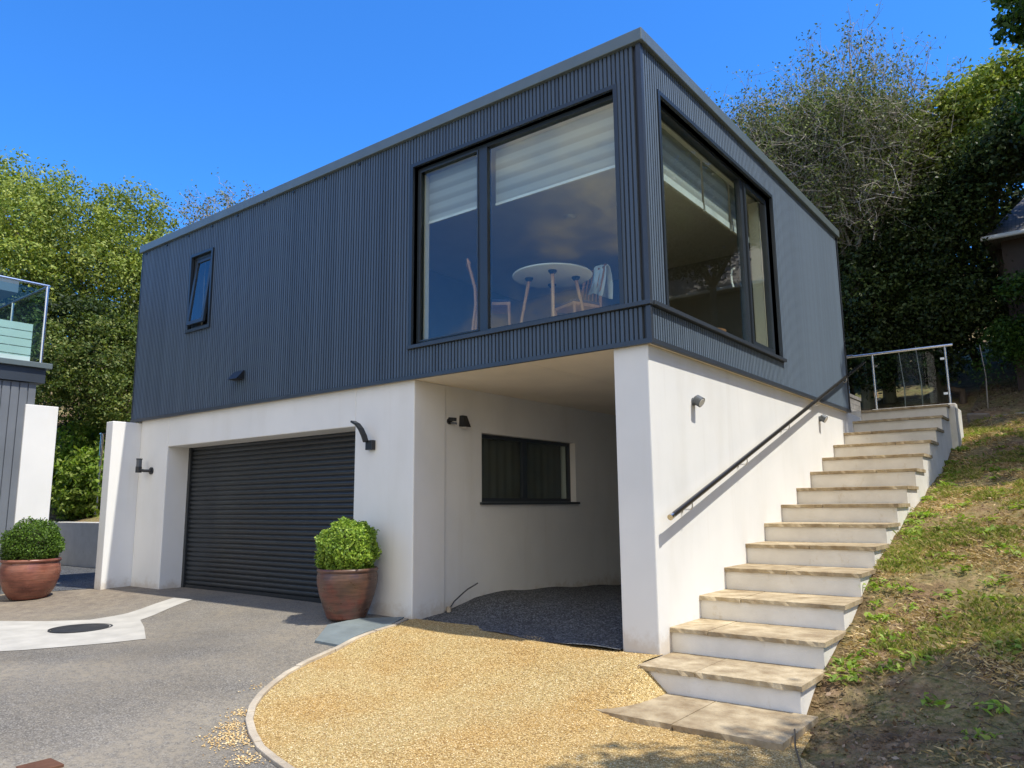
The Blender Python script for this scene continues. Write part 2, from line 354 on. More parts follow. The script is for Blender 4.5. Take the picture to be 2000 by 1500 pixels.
def inside(p, poly):
    x, y = p; c = False; n = len(poly)
    for i in range(n):
        (x1, y1), (x2, y2) = poly[i], poly[i-1]
        if (y1 > y) != (y2 > y) and x < (x2-x1)*(y-y1)/(y2-y1)+x1: c = not c
    return c
def sheet(name, poly, h, mat, step=.25, thick=0):
    """polygon cut into a grid that follows the ground height h(x,y)"""
    import bmesh
    bm = bmesh.new(); vs = [bm.verts.new((p[0], p[1], 0)) for p in poly]; bm.faces.new(vs)
    xs = [p[0] for p in poly]; ys = [p[1] for p in poly]
    for ax, lo, hi in ((0, min(xs), max(xs)), (1, min(ys), max(ys))):
        v = math.floor(lo/step)*step
        while v < hi:
            if v > lo:
                co = Vector((v,0,0)) if ax == 0 else Vector((0,v,0)); no = Vector((1,0,0)) if ax == 0 else Vector((0,1,0))
                bmesh.ops.bisect_plane(bm, geom=bm.verts[:]+bm.edges[:]+bm.faces[:], plane_co=co, plane_no=no)
            v += step
    for q in bm.verts: q.co.z = h(q.co.x, q.co.y)
    for f in bm.faces:
        f.smooth = True
        if f.normal.z < 0: f.normal_flip()
    bmesh.ops.recalc_face_normals(bm, faces=bm.faces[:])
    me = bpy.data.meshes.new(name); bm.to_mesh(me); bm.free(); me.update()
    if sum(p.normal.z for p in me.polygons) < 0: me.flip_normals()
    return link(name, me, None, MAT[mat])
CURB = [(-3.21,-.01),(-3.06,-.35),(-3.10,-.68),(-3.10,-.86),(-3.0,-1.28),(-2.88,-1.63),(-2.72,-1.97),(-2.54,-2.25),(-2.36,-2.48),(-2.18,-2.67),(-1.95,-2.85),(-1.69,-2.99),(-1.43,-3.10),(-1.20,-3.16),(-.95,-3.22),(-.3,-3.45),(.5,-3.9),(1.6,-4.8),(2.6,-6.5)]
asph = [(-17.2,-12),(4.0,-12),(2.6,-6.5)] + CURB[::-1][1:] + [(-3.3,.3),(-8.8,.55),(-9.9,.2),(-10.3,-.45),(-10.6,-.75),(-11.6,-1.1),(-17.2,-1.3)]
tag(sheet('driveway', asph, g, 'asphalt'), kind='structure')
def gg(x, y):
    z = g(x, y) + .006 + .012*math.sin(x*3.1+y*2.2)*math.sin(y*3.7-x)
    if x > -.12 and y < .1: z = z*(1-sm((x+.06)/.35)) + (-.245 if y > -1.2 else -.245+(y+1.2)*.03)*sm((x+.06)/.35)
    return z
gold = CURB + [(5,-6.5),(4.6,-3.2),(2.9,-2.1),(1.9,-1.55),(1.52,-1.2),(1.45,-.7),(1.3,-.3),(-.06,-.3),(-.06,.10),(-.44,.10),(-.9,.12),(-1.5,.18),(-2.2,.30),(-2.8,.15),(-3.2,.12)]
tag(sheet('golden_gravel_path', gold, gg, 'gold', .12), kind='structure')
def heap(x, y):
    e = math.exp(-((x+3.2)/1.5)**2)
    return .03 + (np.interp(y, [.1,.6,.9,1.2,1.9,3.2,4.8,7.2], [0,.04,.11,.17,.19,.12,.02,.0]))*(.45+.55*e) + .01*math.sin(x*6+y*5) - .05*sm((-.2-y)/.3)
tag(sheet('slate_gravel_floor', [(-3.22,.10),(-2.8,.0),(-2.2,.08),(-1.5,-.04),(-.9,-.06),(-.44,-.02),(-.44,7.1),(-3.22,7.1)], heap, 'dgrav', .15), kind='structure')
tag(sheet('side_gravel_strip', [(-10.14,-.4),(-10.14,1.5),(-17,1.5),(-17,-1.2),(-11.6,-1.1),(-10.6,-.75)], lambda x, y: g(x, y)+.006, 'dgrav', .3), kind='structure')
patch = [(-12.5,-4.2),(-8.12,-2.42),(-7.6,-2.06),(-7.2,-1.62),(-7.5,-.73),(-7.65,-.37),(-7.2,-.33),(-6.95,-.8),(-6.58,-1.38),(-5.18,-2.02),(-5.30,-2.35),(-5.46,-2.60),(-5.85,-3.12),(-7.6,-5.2),(-11,-7.5)]
patch = [(-8.35,-2.50),(-8.12,-2.36),(-7.6,-2.08),(-7.2,-1.72),(-7.28,-1.2),(-7.5,-.73),(-7.65,-.37),(-7.2,-.33),(-6.95,-.8),(-6.58,-1.38),(-6.0,-1.62),(-5.2,-2.0),(-5.32,-2.35),(-5.46,-2.60),(-5.7,-3.0),(-6.1,-3.45),(-6.7,-3.7)]
tag(sheet('concrete_patch', patch, lambda x, y: g(x, y)+.005, 'concrete', .25), kind='structure')
# curb of small stone lengths
def along(pts, L, gap):
    out = []; P = [Vector((a[0], a[1])) for a in pts]; d = 0; cur = [P[0]]; rem = L
    for a, b in zip(P, P[1:]):
        seg = (b-a).length; t = 0
        while seg-t > rem:
            t += rem; q = a+(b-a)*(t/seg); cur.append(q); out.append(cur); cur = [q]; rem = L
        rem -= seg-t; cur.append(b)
    out.append(cur); return out
cr = thing('gravel_edging_curb', (-2.5,-2.2,-.15), 'pale curved kerb of short stone lengths between asphalt drive and golden gravel', 'kerb')
for sgm in along(CURB, .62, .01):
    if len(sgm) < 2: continue
    mb = MB(); wv = .028; n = len(sgm); pts = []
    jit = random.uniform(-.006, .006)
    L_, R_ = [], []
    for i, q in enumerate(sgm):
        t = (sgm[min(i+1, n-1)]-sgm[max(i-1, 0)]).normalized(); nn = Vector((-t.y, t.x))
        qq = q + (t*.006 if i == 0 else (-t*.006 if i == n-1 else Vector((0,0))))
        L_.append(qq+nn*wv); R_.append(qq-nn*wv)
    vs = []
    for a, b in zip(L_, R_):
        z = g((a.x+b.x)/2, (a.y+b.y)/2)
        vs += [(a.x,a.y,z-.12),(a.x,a.y,z+.03+jit),(b.x,b.y,z+.03+jit),(b.x,b.y,z-.12)]
    fs = [(0,1,2,3), tuple(4*(n-1)+k for k in (3,2,1,0))]
    for i in range(n-1):
        for k in range(4): fs.append((4*i+k, 4*i+4+k, 4*i+4+(k+1)%4, 4*i+(k+1)%4))
    mb.add(vs, fs).build('kerb_stone', 'curb', cr, bevel=.006)
sl_ = MB().prism([(-3.40,-1.14),(-3.76,-.69),(-3.66,-.33),(-3.28,.02),(-3.10,-.34),(-3.14,-.68),(-3.13,-.86),(-3.06,-1.10)], -.1, [*[g(a,b)+.03 for a,b in ((-3.4,-1.14),(-3.76,-.69),(-3.66,-.33),(-3.28,.02),(-3.1,-.34),(-3.14,-.68),(-3.13,-.86),(-3.06,-1.10))]]).build('slate_slab', 'slate', bevel=.004)
tag(sl_, 'blue-grey slate slab set flat between the drive and gravel below the brown pot', 'slab')
mh = thing('manhole_cover', (-6.60,-2.08,-.055), 'round dark iron manhole cover set in the white concrete patch', 'manhole cover')
MB().lathe((-6.6,-2.08,g(-6.6,-2.08)+.006), [(.0,.008),(.30,.008),(.305,.004),(.305,-.03)], 48).build('lid', 'iron', mh, smooth=True)
MB().lathe((-6.6,-2.08,g(-6.6,-2.08)+.006), [(.315,-.03),(.315,.006),(.34,.006),(.34,-.03)], 48).build('rim', 'iron', mh, smooth=True)
dc = thing('drain_cover', (-2.15,-4.15,-.235), 'small rust brown square drain cover in the asphalt at the near left', 'drain cover')
q = g(-2.15,-4.15)
MB().box(-2.26,-2.06,-4.27,-4.07,q-.03,q+.012).build('plate', 'rust', dc, bevel=.004)

# ---------------------------------------------------------------- the house
H = thing('modern_house', (-5,3.6,0), 'modern two-storey house with dark ribbed cladding box over white rendered garage', 'house')
HB, HT = 2.855, 6.075
mb = MB(); mb.box(-9.86,-8.93,.065,.48,-.15,2.85).box(-8.93,-4.26,.065,.48,2.36,2.85).box(-4.26,-3.2,.065,.616,-.15,2.85)
mb.build('front_wall', 'render', H, bevel=.012)
MB().box(-10.10,-9.86,-.42,7.2,-.2,2.82).build('wing_wall', 'render', H, bevel=.012)
# carport wall with window opening
mb = MB(); mb.box(-3.5,-3.22,.617,1.34,-.15,2.85).box(-3.5,-3.22,3.61,7.0,-.15,2.85).box(-3.5,-3.22,1.34,3.61,-.15,1.39).box(-3.5,-3.22,1.34,3.61,2.30,2.85)
mb.build('carport_wall', 'render', H)
MB().box(-3.22,-.45,7.0,7.15,-.15,2.85).build('carport_back_wall', 'render', H)
MB().box(-.444,-.065,.05,8.2,-.3,2.849).build('side_wall', 'render', H, bevel=.012)
mb = MB(); x = -10.08
while x < -.05:
    x1 = min(x+1.22, -.02); 
    mb.box(x+.003,x1-.003,.02,3.45,2.850,2.866).box(x+.003,x1-.003,3.456,7.2,2.850,2.866); x = x1
mb.build('soffit', 'soffit', H)
# upper box walls with holes: front y 0.04..0.16, side x -.16..-.04
FW = [(-8.38,-7.78,4.24,5.48),(-3.20,-.32,3.26,5.55)]
SW = [(.40,3.80,3.26,5.55)]
def wall_pieces(lo, hi, z0, z1, holes):
    out = []; c = lo
    for a, b, h0, h1 in sorted(holes):
        out.append((c, a, z0, z1)); out.append((a, b, z0, h0)); out.append((a, b, h1, z1)); c = b
    out.append((c, hi, z0, z1)); return out
mb = MB()
for a, b, z0, z1 in wall_pieces(-10.11, -.17, HB+.02, HT-.05, FW): mb.box(a,b,.03,.22,z0,z1)
for a, b, z0, z1 in wall_pieces(.03, 7.21, HB+.02, HT-.05, SW): mb.box(-.22,-.03,a,b,z0,z1)
mb.box(-10.11,-9.95,.22,7.2,HB+.02,HT-.05).box(-9.95,-.22,7.05,7.21,HB+.02,HT-.05)
mb.build('wall_backing', 'black', H)
def slats_front():
    mb = MB(); p = .0503; n = int(10.03/p)
    for i in range(n):
        a = -10.085 + i*p; b = a + .033; mid = (a+b)/2
        ivs = [(HB+.035, HT-.13)]
        for x0, x1, h0, h1 in FW:
            if x0-.045 < mid < x1+.045: 
                ivs = [(HB+.035, h0-.05), (h1+.045, HT-.13)]
        if -.32 < mid: ivs = [(HB+.035, 3.205), (3.262, HT-.13)]
        for z0, z1 in ivs: mb.box(a, b, 0.002, .03, z0, z1)
    return mb
slats_front().build('front_cladding', 'clad', H)
mb = MB(); p = .0503
for i in range(int(7.1/p)):
    a = .055 + i*p; b = a+.033; mid = (a+b)/2
    ivs = [(HB+.035, HT-.13)]
    if mid < 3.845: ivs = [(HB+.035, 3.205), ((5.595 if mid > .36 else 3.262), HT-.13)]
    for z0, z1 in ivs: mb.box(-.03, -.002, a, b, z0, z1)
mb.build('side_cladding', 'clad', H)
mb = MB(); mb.box(-.045,.006,-.006,.045,HB+.012,3.208).box(-.045,.006,-.006,.045,3.262,HT-.13); mb.build('corner_trim', 'trim', H)
MB().box(-10.125,-10.09,-.004,.04,HB+.012,HT-.13).build('corner_trim', 'trim', H)
MB().box(-.04,.004,7.2,7.235,HB+.012,HT-.13).build('corner_trim', 'trim', H)
mb = MB(); mb.box(-10.13,.012,-.012,.03,HB-.012,HB+.034).box(-.03,.012,.03,7.23,HB-.012,HB+.034); mb.build('base_trim', 'trim', H)
mb = MB(); mb.box(-10.17,.045,-.045,.05,HT-.135,HT).box(-.05,.045,.05,7.27,HT-.135,HT).box(-10.17,-10.07,.05,7.27,HT-.135,HT).box(-10.07,-.05,7.17,7.27,HT-.135,HT)
mb.build('roof_coping', 'coping', H, bevel=.008)
MB().box(-10.06,-.051,.051,7.16,HT-.12,HT-.04).build('roof', 'trim', H)
for i in range(9):
    xx = -10.0+.72*i; MB().box(xx,xx+.035,-.012,.0015,HT-.19,HT-.165).build('cladding_fixing', 'black', H)
# front corner windows
def frame(mb, a0, a1, z0, z1, d0, d1, t, axis='y', tb=None):
    tb = tb or t
    def bx(p0, p1, q0, q1):
        if axis == 'y': mb.box(p0, p1, d0, d1, q0, q1)
        else: mb.box(d0, d1, p0, p1, q0, q1)
    bx(a0, a0+t, z0, z1); bx(a1-t, a1, z0, z1); bx(a0+t, a1-t, z0, z0+tb); bx(a0+t, a1-t, z1-t, z1)
W1 = MB(); frame(W1, -3.20, -.32, 3.262, 5.55, .085, .16, .045); W1.box(-2.195,-2.07,.083,.158,3.307,5.505)
# reveal lining
W1.box(-3.245,-3.2,-.008,.085,3.21,5.595).box(-.32,-.275,-.008,.085,3.262,5.595).box(-3.2,-.32,-.008,.085,5.55,5.595)
w1 = W1.build('window', 'frame', H)
tag(w1, 'large two-pane picture window on the front with a dark frame')
MB().box(-3.19,-2.17,.11,.116,3.28,5.53).build('pane', 'glass', w1); MB().box(-2.09,-.34,.11,.116,3.28,5.53).build('pane', 'glass', w1)
sfr = MB(); frame(sfr, -3.154, -2.197, 3.308, 5.504, .072, .084, .018); sfr.build('sash_frame', 'frame', w1)
MB().box(-3.25,.02,-.035,.085,3.215,3.258).build('sill', 'trim', H, bevel=.003)
MB().box(-.085,.042,.0305,3.87,3.2152,3.2578).build('sill', 'trim', H, bevel=.003)
bl = MB().box(-3.13,-2.22,.22,.226,4.88,5.5).box(-2.05,-.36,.22,.226,4.84,5.5).build('blind', 'blind', w1)
MB().box(-3.13,-2.22,.212,.235,4.85,4.88).box(-2.05,-.36,.212,.235,4.81,4.84).build('blind_rail', 'blindbar', w1)
W2 = MB(); frame(W2, .40, 3.80, 3.262, 5.55, -.16, -.085, .045, 'x'); W2.box(-.158,-.083,2.82,2.91,3.307,5.505)
W2.box(-.085,.008,.355,.40,3.262,5.595).box(-.085,.008,3.80,3.845,3.262,5.595).box(-.085,.008,.40,3.80,5.55,5.595)
w2 = W2.build('window', 'frame', H)
tag(w2, 'side picture window with narrow opening sash at its far end')
MB().box(-.116,-.11,.44,2.82,3.30,5.51).build('pane', 'glass', w2)
s2 = MB(); frame(s2, 2.925, 3.74, 3.32, 5.49, -.10, -.062, .05, 'x'); s2 = s2.build('sash_frame', 'frame', w2)
MB().box(-.086,-.080,2.96,3.70,3.36,5.45).build('pane', 'glass', w2)
MB().tube([(-.19,2.76,4.3),(-.225,2.76,4.29),(-.24,2.76,4.22),(-.235,2.76,4.12),(-.22,2.76,4.06)], .012, 8).build('window_handle', 'blindbar', w2, smooth=True)
MB().box(-.256,-.25,.44,1.98,4.94,5.5).box(-.256,-.25,2.04,2.84,4.94,5.5).box(-.256,-.25,2.90,3.5,4.94,5.5).build('blind', 'blind', w2)
MB().box(-.27,-.24,.44,1.98,4.86,4.94).box(-.27,-.24,2.04,2.84,4.86,4.94).box(-.27,-.24,2.90,3.5,4.86,4.94).build('blind_rail', 'blindbar', w2)
MB().box(-.30,-.162,3.70,3.79,3.31,5.5).build('window_lining', 'lining', w2)
MB().box(-3.19,-3.165,.162,.26,3.31,5.5).build('window_lining', 'lining', w1)
# small tilted window
W3 = MB(); frame(W3, -8.38, -7.78, 4.24, 5.48, .04, .12, .045)
W3.box(-8.42,-8.38,-.02,.04,4.2,5.52).box(-7.78,-7.74,-.02,.04,4.2,5.52).box(-8.38,-7.78,-.02,.04,5.48,5.52).box(-8.44,-7.72,-.03,.04,4.19,4.24)
w3 = W3.build('window', 'frame', H); tag(w3, 'small upright window tilted open at its foot')
def tilt(p, a=math.radians(6)):
    y, z = p[1]-.07, p[2]-5.43; return (p[0], .07 + y*math.cos(a) + z*math.sin(a), 5.43 - y*math.sin(a) + z*math.cos(a))
S3 = MB(); frame(S3, -8.33, -7.83, 4.29, 5.43, .045, .085, .06); S3.v = [tilt(v) for v in S3.v]; s3 = S3.build('sash_frame', 'frame', w3)
G3 = MB().box(-8.28,-7.88,.062,.068,4.34,5.38); G3.v = [tilt(v) for v in G3.v]; G3.build('pane', 'glass', w3)
MB().box(-8.3,-8.16,.28,.29,4.2,5.4).build('curtain', 'white', w3)
# interior rooms
def room(x0, x1, y0, y1, z0, z1, fh, sh):
    for a, b, c, d in wall_pieces(x0, x1, z0, z1, fh): yield (a, b, y0-.02, y0, c, d)
MB().box(-9.94,-.23,.23,7.04,3.20,3.28).build('interior_floor', 'floor', H)
MB().box(-9.94,-.23,.23,7.04,5.58,5.62).build('ceiling', 'plaster', H)
mb = MB()
for a, b, c, d in wall_pieces(-9.94, -.245, 3.281, 5.579, FW): mb.box(a,b,.221,.235,c,d)
for a, b, c, d in wall_pieces(.24, 7.04, 3.281, 5.579, SW): mb.box(-.235,-.221,a,b,c,d)
mb.box(-9.94,-.24,5.9,5.95,3.281,5.579).box(-6.05,-6.0,.24,5.89,3.281,5.579).box(-9.94,-9.92,.24,5.89,3.281,5.579)
mb.build('interior_wall', 'taupe', H)
# garage door: curved roller slats
gd = MB(); prof = []; z = .12; ph = .0755
while z < 2.42:
    for k in range(7):
        t = k/6; prof.append((.485 - .016*math.sin(math.pi*t)**.7, z + (ph-.008)*t))
    prof.append((.49, z+ph-.006)); prof.append((.49, z+ph-.002)); z += ph
vs = [(x, y, zz) for (y, zz) in prof for x in (-8.92, -4.0)]
gd.add(vs, [(2*i, 2*i+1, 2*i+3, 2*i+2) for i in range(len(prof)-1)])
GD = gd.build('garage_door', 'door', H, smooth=2)
MB().box(-8.92,-4.05,.462,.50,.05,.118).build('bottom_rail', 'door', GD)
MB().box(-8.929,-8.86,.44,.52,.05,2.42).build('guide_rail', 'door', GD); MB().box(-4.31,-4.24,.481,.52,.05,2.42).build('guide_rail', 'door', GD)
MB().box(-8.93,-4.0,.40,.56,-.05,.048).build('threshold', 'oldconc', H)
# carport window
W4 = MB(); frame(W4, 1.34, 3.61, 1.392, 2.298, -3.37, -3.32, .05, 'x'); W4.box(-3.368,-3.315,2.37,2.47,1.44,2.25); w4 = W4.build('window', 'frame', H)
tag(w4, 'two-pane dark framed window inside the carport')
MB().box(-3.35,-3.345,1.38,2.38,1.43,2.26).build('pane', 'glass', w4); MB().box(-3.35,-3.345,2.46,3.57,1.43,2.26).build('pane', 'glass', w4)
MB().box(-3.32,-3.18,1.30,3.66,1.355,1.388).build('sill', 'frame', w4)
mb = MB(); n = 60
for i in range(n):
    y0 = 1.36+i*(2.2/n); y1 = y0+2.2/n; a = .005*math.sin(i*1.3)
    mb.add([(-3.47+a,y0,1.39),(-3.47+.005*math.sin((i+1)*1.3),y1,1.39),(-3.47+.005*math.sin((i+1)*1.3),y1,2.3),(-3.47+a,y0,2.3)], [(0,1,2,3)])
mb.build('curtain', 'curtain', w4, smooth=True)
# wall vent cowl
v = thing('vent_cowl', (-6.82,0,3.27), 'small dark triangular vent cowl low on the front cladding', 'vent')
MB().add([(-6.95,.0,3.24),(-6.70,.0,3.24),(-6.70,0,3.37),(-6.95,0,3.37),(-6.95,-.13,3.24),(-6.70,-.13,3.24),(-6.70,-.02,3.37),(-6.95,-.02,3.37)],
         [(0,1,2,3),(4,7,6,5),(0,3,7,4),(1,5,6,2),(3,2,6,7),(0,4,5,1)]).build('hood', 'black', v)
MB().box(-6.92,-6.73,-.10,-.01,3.236,3.2395).build('grille', 'iron', v)

# ---------------------------------------------------------------- lamps
def spot_lamp(y, z, label):
    t = thing('wall_spotlight', (-.065, y, z), label, 'wall light', 'grey spotlights on the stair wall')
    MB().tube([(-.066,y,z),(-.045,y,z)], .042, 20).build('base', 'lampgrey', t, smooth=True)
    MB().tube([(-.046,y,z),(-.02,y,z)], .022, 12).build('arm', 'lampgrey', t, smooth=True)
    d = Vector((.72,-.05,-.45)).normalized(); c = Vector((-.005,y,z+.005))
    MB().tube([c-d*.045, c-d*.03, c+d*.045], [.036,.054,.054], 20).build('lamp_head', 'lampgrey', t, smooth=True)
    MB().tube([c+d*.0452, c+d*.049], .044, 20).build('lens', 'lens', t, smooth=True)
spot_lamp(1.01, 2.39, 'round grey spotlight on the sunlit side wall, nearer the white corner pillar')
spot_lamp(5.57, 2.60, 'round grey spotlight on the side wall below the cladding near the upper steps')
t = thing('curved_wall_lamp', (-3.99,.065,2.18), 'dark curved arm wall lamp right of the garage door', 'wall light')
MB().box(-3.99,-3.87,.0,.066,2.04,2.16).build('base', 'black', t, bevel=.006)
arc = [(-3.955,-.02,2.14),(-3.962,-.05,2.22),(-3.99,-.075,2.30),(-4.04,-.09,2.36),(-4.11,-.095,2.395)]
mb = MB()
for a, b in zip(arc, arc[1:]):
    a, b = Vector(a), Vector(b); d = (b-a); mb.obox((a+b)/2, d.normalized(), (0,1,0), d.cross(Vector((0,1,0))).normalized(), d.length/2+.008, .04, .012)
mb.build('arm', 'black', t)
mb = MB()
for a, b in zip(arc[1:], arc[2:]):
    a, b = Vector(a), Vector(b); d = (b-a); n_ = d.cross(Vector((0,1,0))).normalized(); mb.obox((a+b)/2 - n_*.018*(1 if n_.z > 0 else -1), d.normalized(), (0,1,0), n_, d.length/2-.004, .028, .005)
mb.build('diffuser', 'lens', t)
t = thing('wall_lantern', (-9.40,.065,2.06), 'black upright wall lantern with a round fixing left of the garage door', 'wall light')
MB().tube([(-9.40,.066,1.98),(-9.40,.04,1.98)], .06, 20).build('base', 'black', t, smooth=True)
MB().tube([(-9.40,.05,1.98),(-9.46,-.04,1.98),(-9.52,-.08,2.0)], .025, 10).build('arm', 'black', t, smooth=True)
MB().tube([(-9.54,-.09,1.95),(-9.54,-.09,2.05)], .05, 20).build('lantern_body', 'black', t, smooth=True); MB().tube([(-9.54,-.09,2.17),(-9.54,-.09,2.185)], .05, 20).build('lantern_cap', 'black', t, smooth=True)
MB().tube([(-9.54,-.09,2.051),(-9.54,-.09,2.169)], .044, 20).build('lens', 'lampgrey', t, smooth=True)
t = thing('wedge_wall_lamp', (-3.22,.93,2.42), 'dark wedge shaped wall lamp above the carport window', 'wall light')
MB().add([(-3.22,.90,2.49),(-3.22,1.0,2.49),(-3.17,.99,2.49),(-3.17,.91,2.49),(-3.22,.89,2.35),(-3.22,1.01,2.35),(-3.11,1.0,2.34),(-3.11,.90,2.34)],
         [(3,2,1,0),(4,5,6,7),(0,1,5,4),(1,2,6,5),(2,3,7,6),(3,0,4,7)]).build('shade', 'black', t)
MB().box(-3.2,-3.13,.91,.985,2.33,2.342).build('lens', 'lens', t)
t = thing('security_camera', (-3.22,.70,2.41), 'small black security camera on a bracket in the carport beside the wedge lamp', 'camera')
MB().tube([(-3.221,.70,2.40),(-3.20,.70,2.40)], .04, 16).build('bracket', 'black', t, smooth=True)
MB().obox((-3.16,.70,2.42), (1,.1,-.1), (-.1,1,0), (.1,0,1), .045, .025, .022).build('camera_body', 'black', t)
MB().tube([(-3.18,.70,2.375),(-3.11,.72,2.365)], .014, 10).build('lens_barrel', 'lampgrey', t, smooth=True)

# ---------------------------------------------------------------- staircase
ST = thing('garden_staircase', (.6,4,0), 'straight outdoor staircase of sandstone treads on white rendered risers beside the house', 'staircase')
ZS = [0,.22,.44,.665,.885,1.10,1.32,1.54,1.78,2.01,2.24,2.48,2.73,2.98]
YSn = [-.39,.26,.93,1.60,2.25,2.89,3.55,4.23,4.90,5.55,6.22,6.90,7.57,8.24]
rr = random.Random(3)
def slab_mesh(x0, x1, y0, y1, z0, z1, rough=.010, n=None):
    n = n or max(4, int((x1-x0)/.05)); mb = MB(); vs = []
    for i in range(n+1):
        x = x0+(x1-x0)*i/n; e = rr.uniform(-rough, rough)
        j = rr.uniform(-rough*.8, rough*.8) 
        vs += [(x, y0+e+.008*0, z0+rr.uniform(-.003,.003)), (x, y0+j, z1-.004), (x, y0+.008+j, z1), (x, y1, z1), (x, y1, z0)]
    fs = [(0,1,2,3,4), tuple(5*n+k for k in (4,3,2,1,0))]
    for i in range(n):
        for k in range(5): fs.append((5*i+k, 5*i+(k+1)%5, 5*i+5+(k+1)%5, 5*i+5+k))
    return mb.add(vs, [f[::-1] for f in fs])
for k in range(14):
    z, y = ZS[k], YSn[k]; yn = YSn[k+1] if k < 13 else 9.25
    xr = 1.283
    xl = -.064
    if k == 0:
        xl = -.02
        MB().box(xl,xr,y+.03,yn+.03,-.4,z-.042).build('riser', 'riser', ST, bevel=.008)
    else: MB().box(xl,xr,y+.03,yn+.03,(z-.75 if k>1 else -.4),z-.042).build('riser', 'riser', ST, bevel=.003)
    j = rr.uniform(.35, .9); xj = xl+j
    tr = slab_mesh(xl if k else -.05, xj-.004, y, yn+.028, z-.042, z)
    b = slab_mesh(xj+.004, 1.306, y+rr.uniform(-.004,.004), yn+.028, z-.042, z+rr.uniform(-.002,.002))
    tr.add(b.v, b.f); tr.build('tread', 'stone', ST)
ps = slab_mesh(-.10, .62, -1.15, -.37, -.26, -.20); b = slab_mesh(.63, 1.40, -1.16, -.37, -.26, -.20); ps.add(b.v, b.f); ps.build('tread', 'stone', ST)
mb = MB().box(-.9,-.066,8.24,9.2,2.2,2.979).build('landing_base', 'riser', ST)
lw = MB().box(-.1,1.30,9.26,9.5,2.0,3.10).box(1.26,1.38,8.5,9.26,1.9,2.96)
lw.build('landing_wall', 'oldconc', ST, bevel=.015)
# handrail
hr = thing('stair_handrail', (.06,4.2,2.3), 'dark sloping handrail on steel brackets along the white side wall', 'handrail')
A, B = Vector((.05,.16,1.225)), Vector((.05,8.29,3.86)); d = (B-A).normalized()
MB().tube([A+d*.02, B], .026, 14).build('rail', 'railwood', hr, smooth=True)
MB().tube([A-d*.03, A+d*.022], [.029,.029], 16).build('end_cap', 'steel', hr, smooth=True)
for y in (.62,2.15,3.74,5.21,6.92):
    p = A + d*((y-A.y)/d.y)
    wx = -.066 if p.z < HB+.1 else -.0
    b = MB().tube([(wx, y, p.z-.09), (p.x-.02, y, p.z-.09), (p.x, y, p.z-.07), (p.x, y, p.z-.025)], .007, 8); b.tube([(wx, y, p.z-.09), (wx+.008, y, p.z-.09)], .03, 14)
    b.build('bracket', 'steel', hr, smooth=True)
# balustrade at the top
bs = thing('glass_balustrade', (.6,9.38,3.1), 'steel and glass balustrade on the landing wall at the top of the steps', 'balustrade')
for x in (-.03, 1.21): MB().tube([(x,9.38,3.08),(x,9.38,4.17)], .021, 12).build('post', 'steel', bs, smooth=True)
MB().tube([(-2.6,9.38,4.19),(1.34,9.38,4.19)], .025, 12).build('top_rail', 'steel', bs, smooth=True)
MB().box(.02,1.16,9.375,9.385,3.14,4.12).build('glass_panel', 'rglass', bs); MB().box(-2.4,-.08,9.375,9.385,3.14,4.12).build('glass_panel', 'rglass', bs)
for z in (3.3,3.95):
    MB().box(1.12,1.19,9.36,9.40,z-.02,z+.02).build('clamp', 'steel', bs); MB().box(-.01,.05,9.36,9.40,z-.02,z+.02).build('clamp', 'steel', bs)
dk = thing('timber_deck', (-1.2,8.7,3.3), 'small raised grey timber deck edge behind the house corner at the stair head', 'deck')
MB().box(-3.2,-.28,7.9,9.3,3.28,3.34).build('deck_board', 'decking', dk)
mb = MB()
for i in range(4): mb.box(-3.2,-.30,7.93,7.96,2.92+i*.09,2.99+i*.09)
for i in range(4): mb.box(-.31,-.29,7.93,9.25,2.9+i*.09,2.985+i*.09)
mb.build('skirt_board', 'decking', dk)
b2 = thing('deck_balustrade', (-.42,8.6,3.4), 'single steel post with glass panel on the deck behind the house corner', 'balustrade')
MB().tube([(-.33,8.6,3.34),(-.35,8.6,4.20)], .022, 12).tube([(-.35,8.6,4.2),(-.36,8.6,4.38),(-.5,8.6,4.46),(-1.4,8.6,4.52)], .012, 8).build('post', 'steel', b2, smooth=True)
MB().box(-2.2,-.42,8.595,8.605,3.4,4.05).build('glass_panel', 'rglass', b2)
MB().tube([(-2.2,8.6,4.07),(-.2,8.6,4.07)], .015, 8).build('top_rail', 'steel', b2, smooth=True)
es = thing('edging_stone_row', (3,11.4,3), 'row of rough pale stones edging the top of the grass bank', 'stone edging')
x = 1.25
while x < 8:
    L = rr.uniform(.3,.6); zb = bank(x, 11.35)-.03
    b = MB(); n = 6; 
    b.box(x, x+L-.05, 11.28+rr.uniform(-.04,.04), 11.5, zb-.1, zb+.13+rr.uniform(-.05,.07)); b.v = [(v[0]+rr.uniform(-.03,.03), v[1]+rr.uniform(-.05,.05), v[2]+rr.uniform(-.03,.03)) for v in b.v]; o = b.build('edging_stone', 'edging', es, bevel=.04); x += L

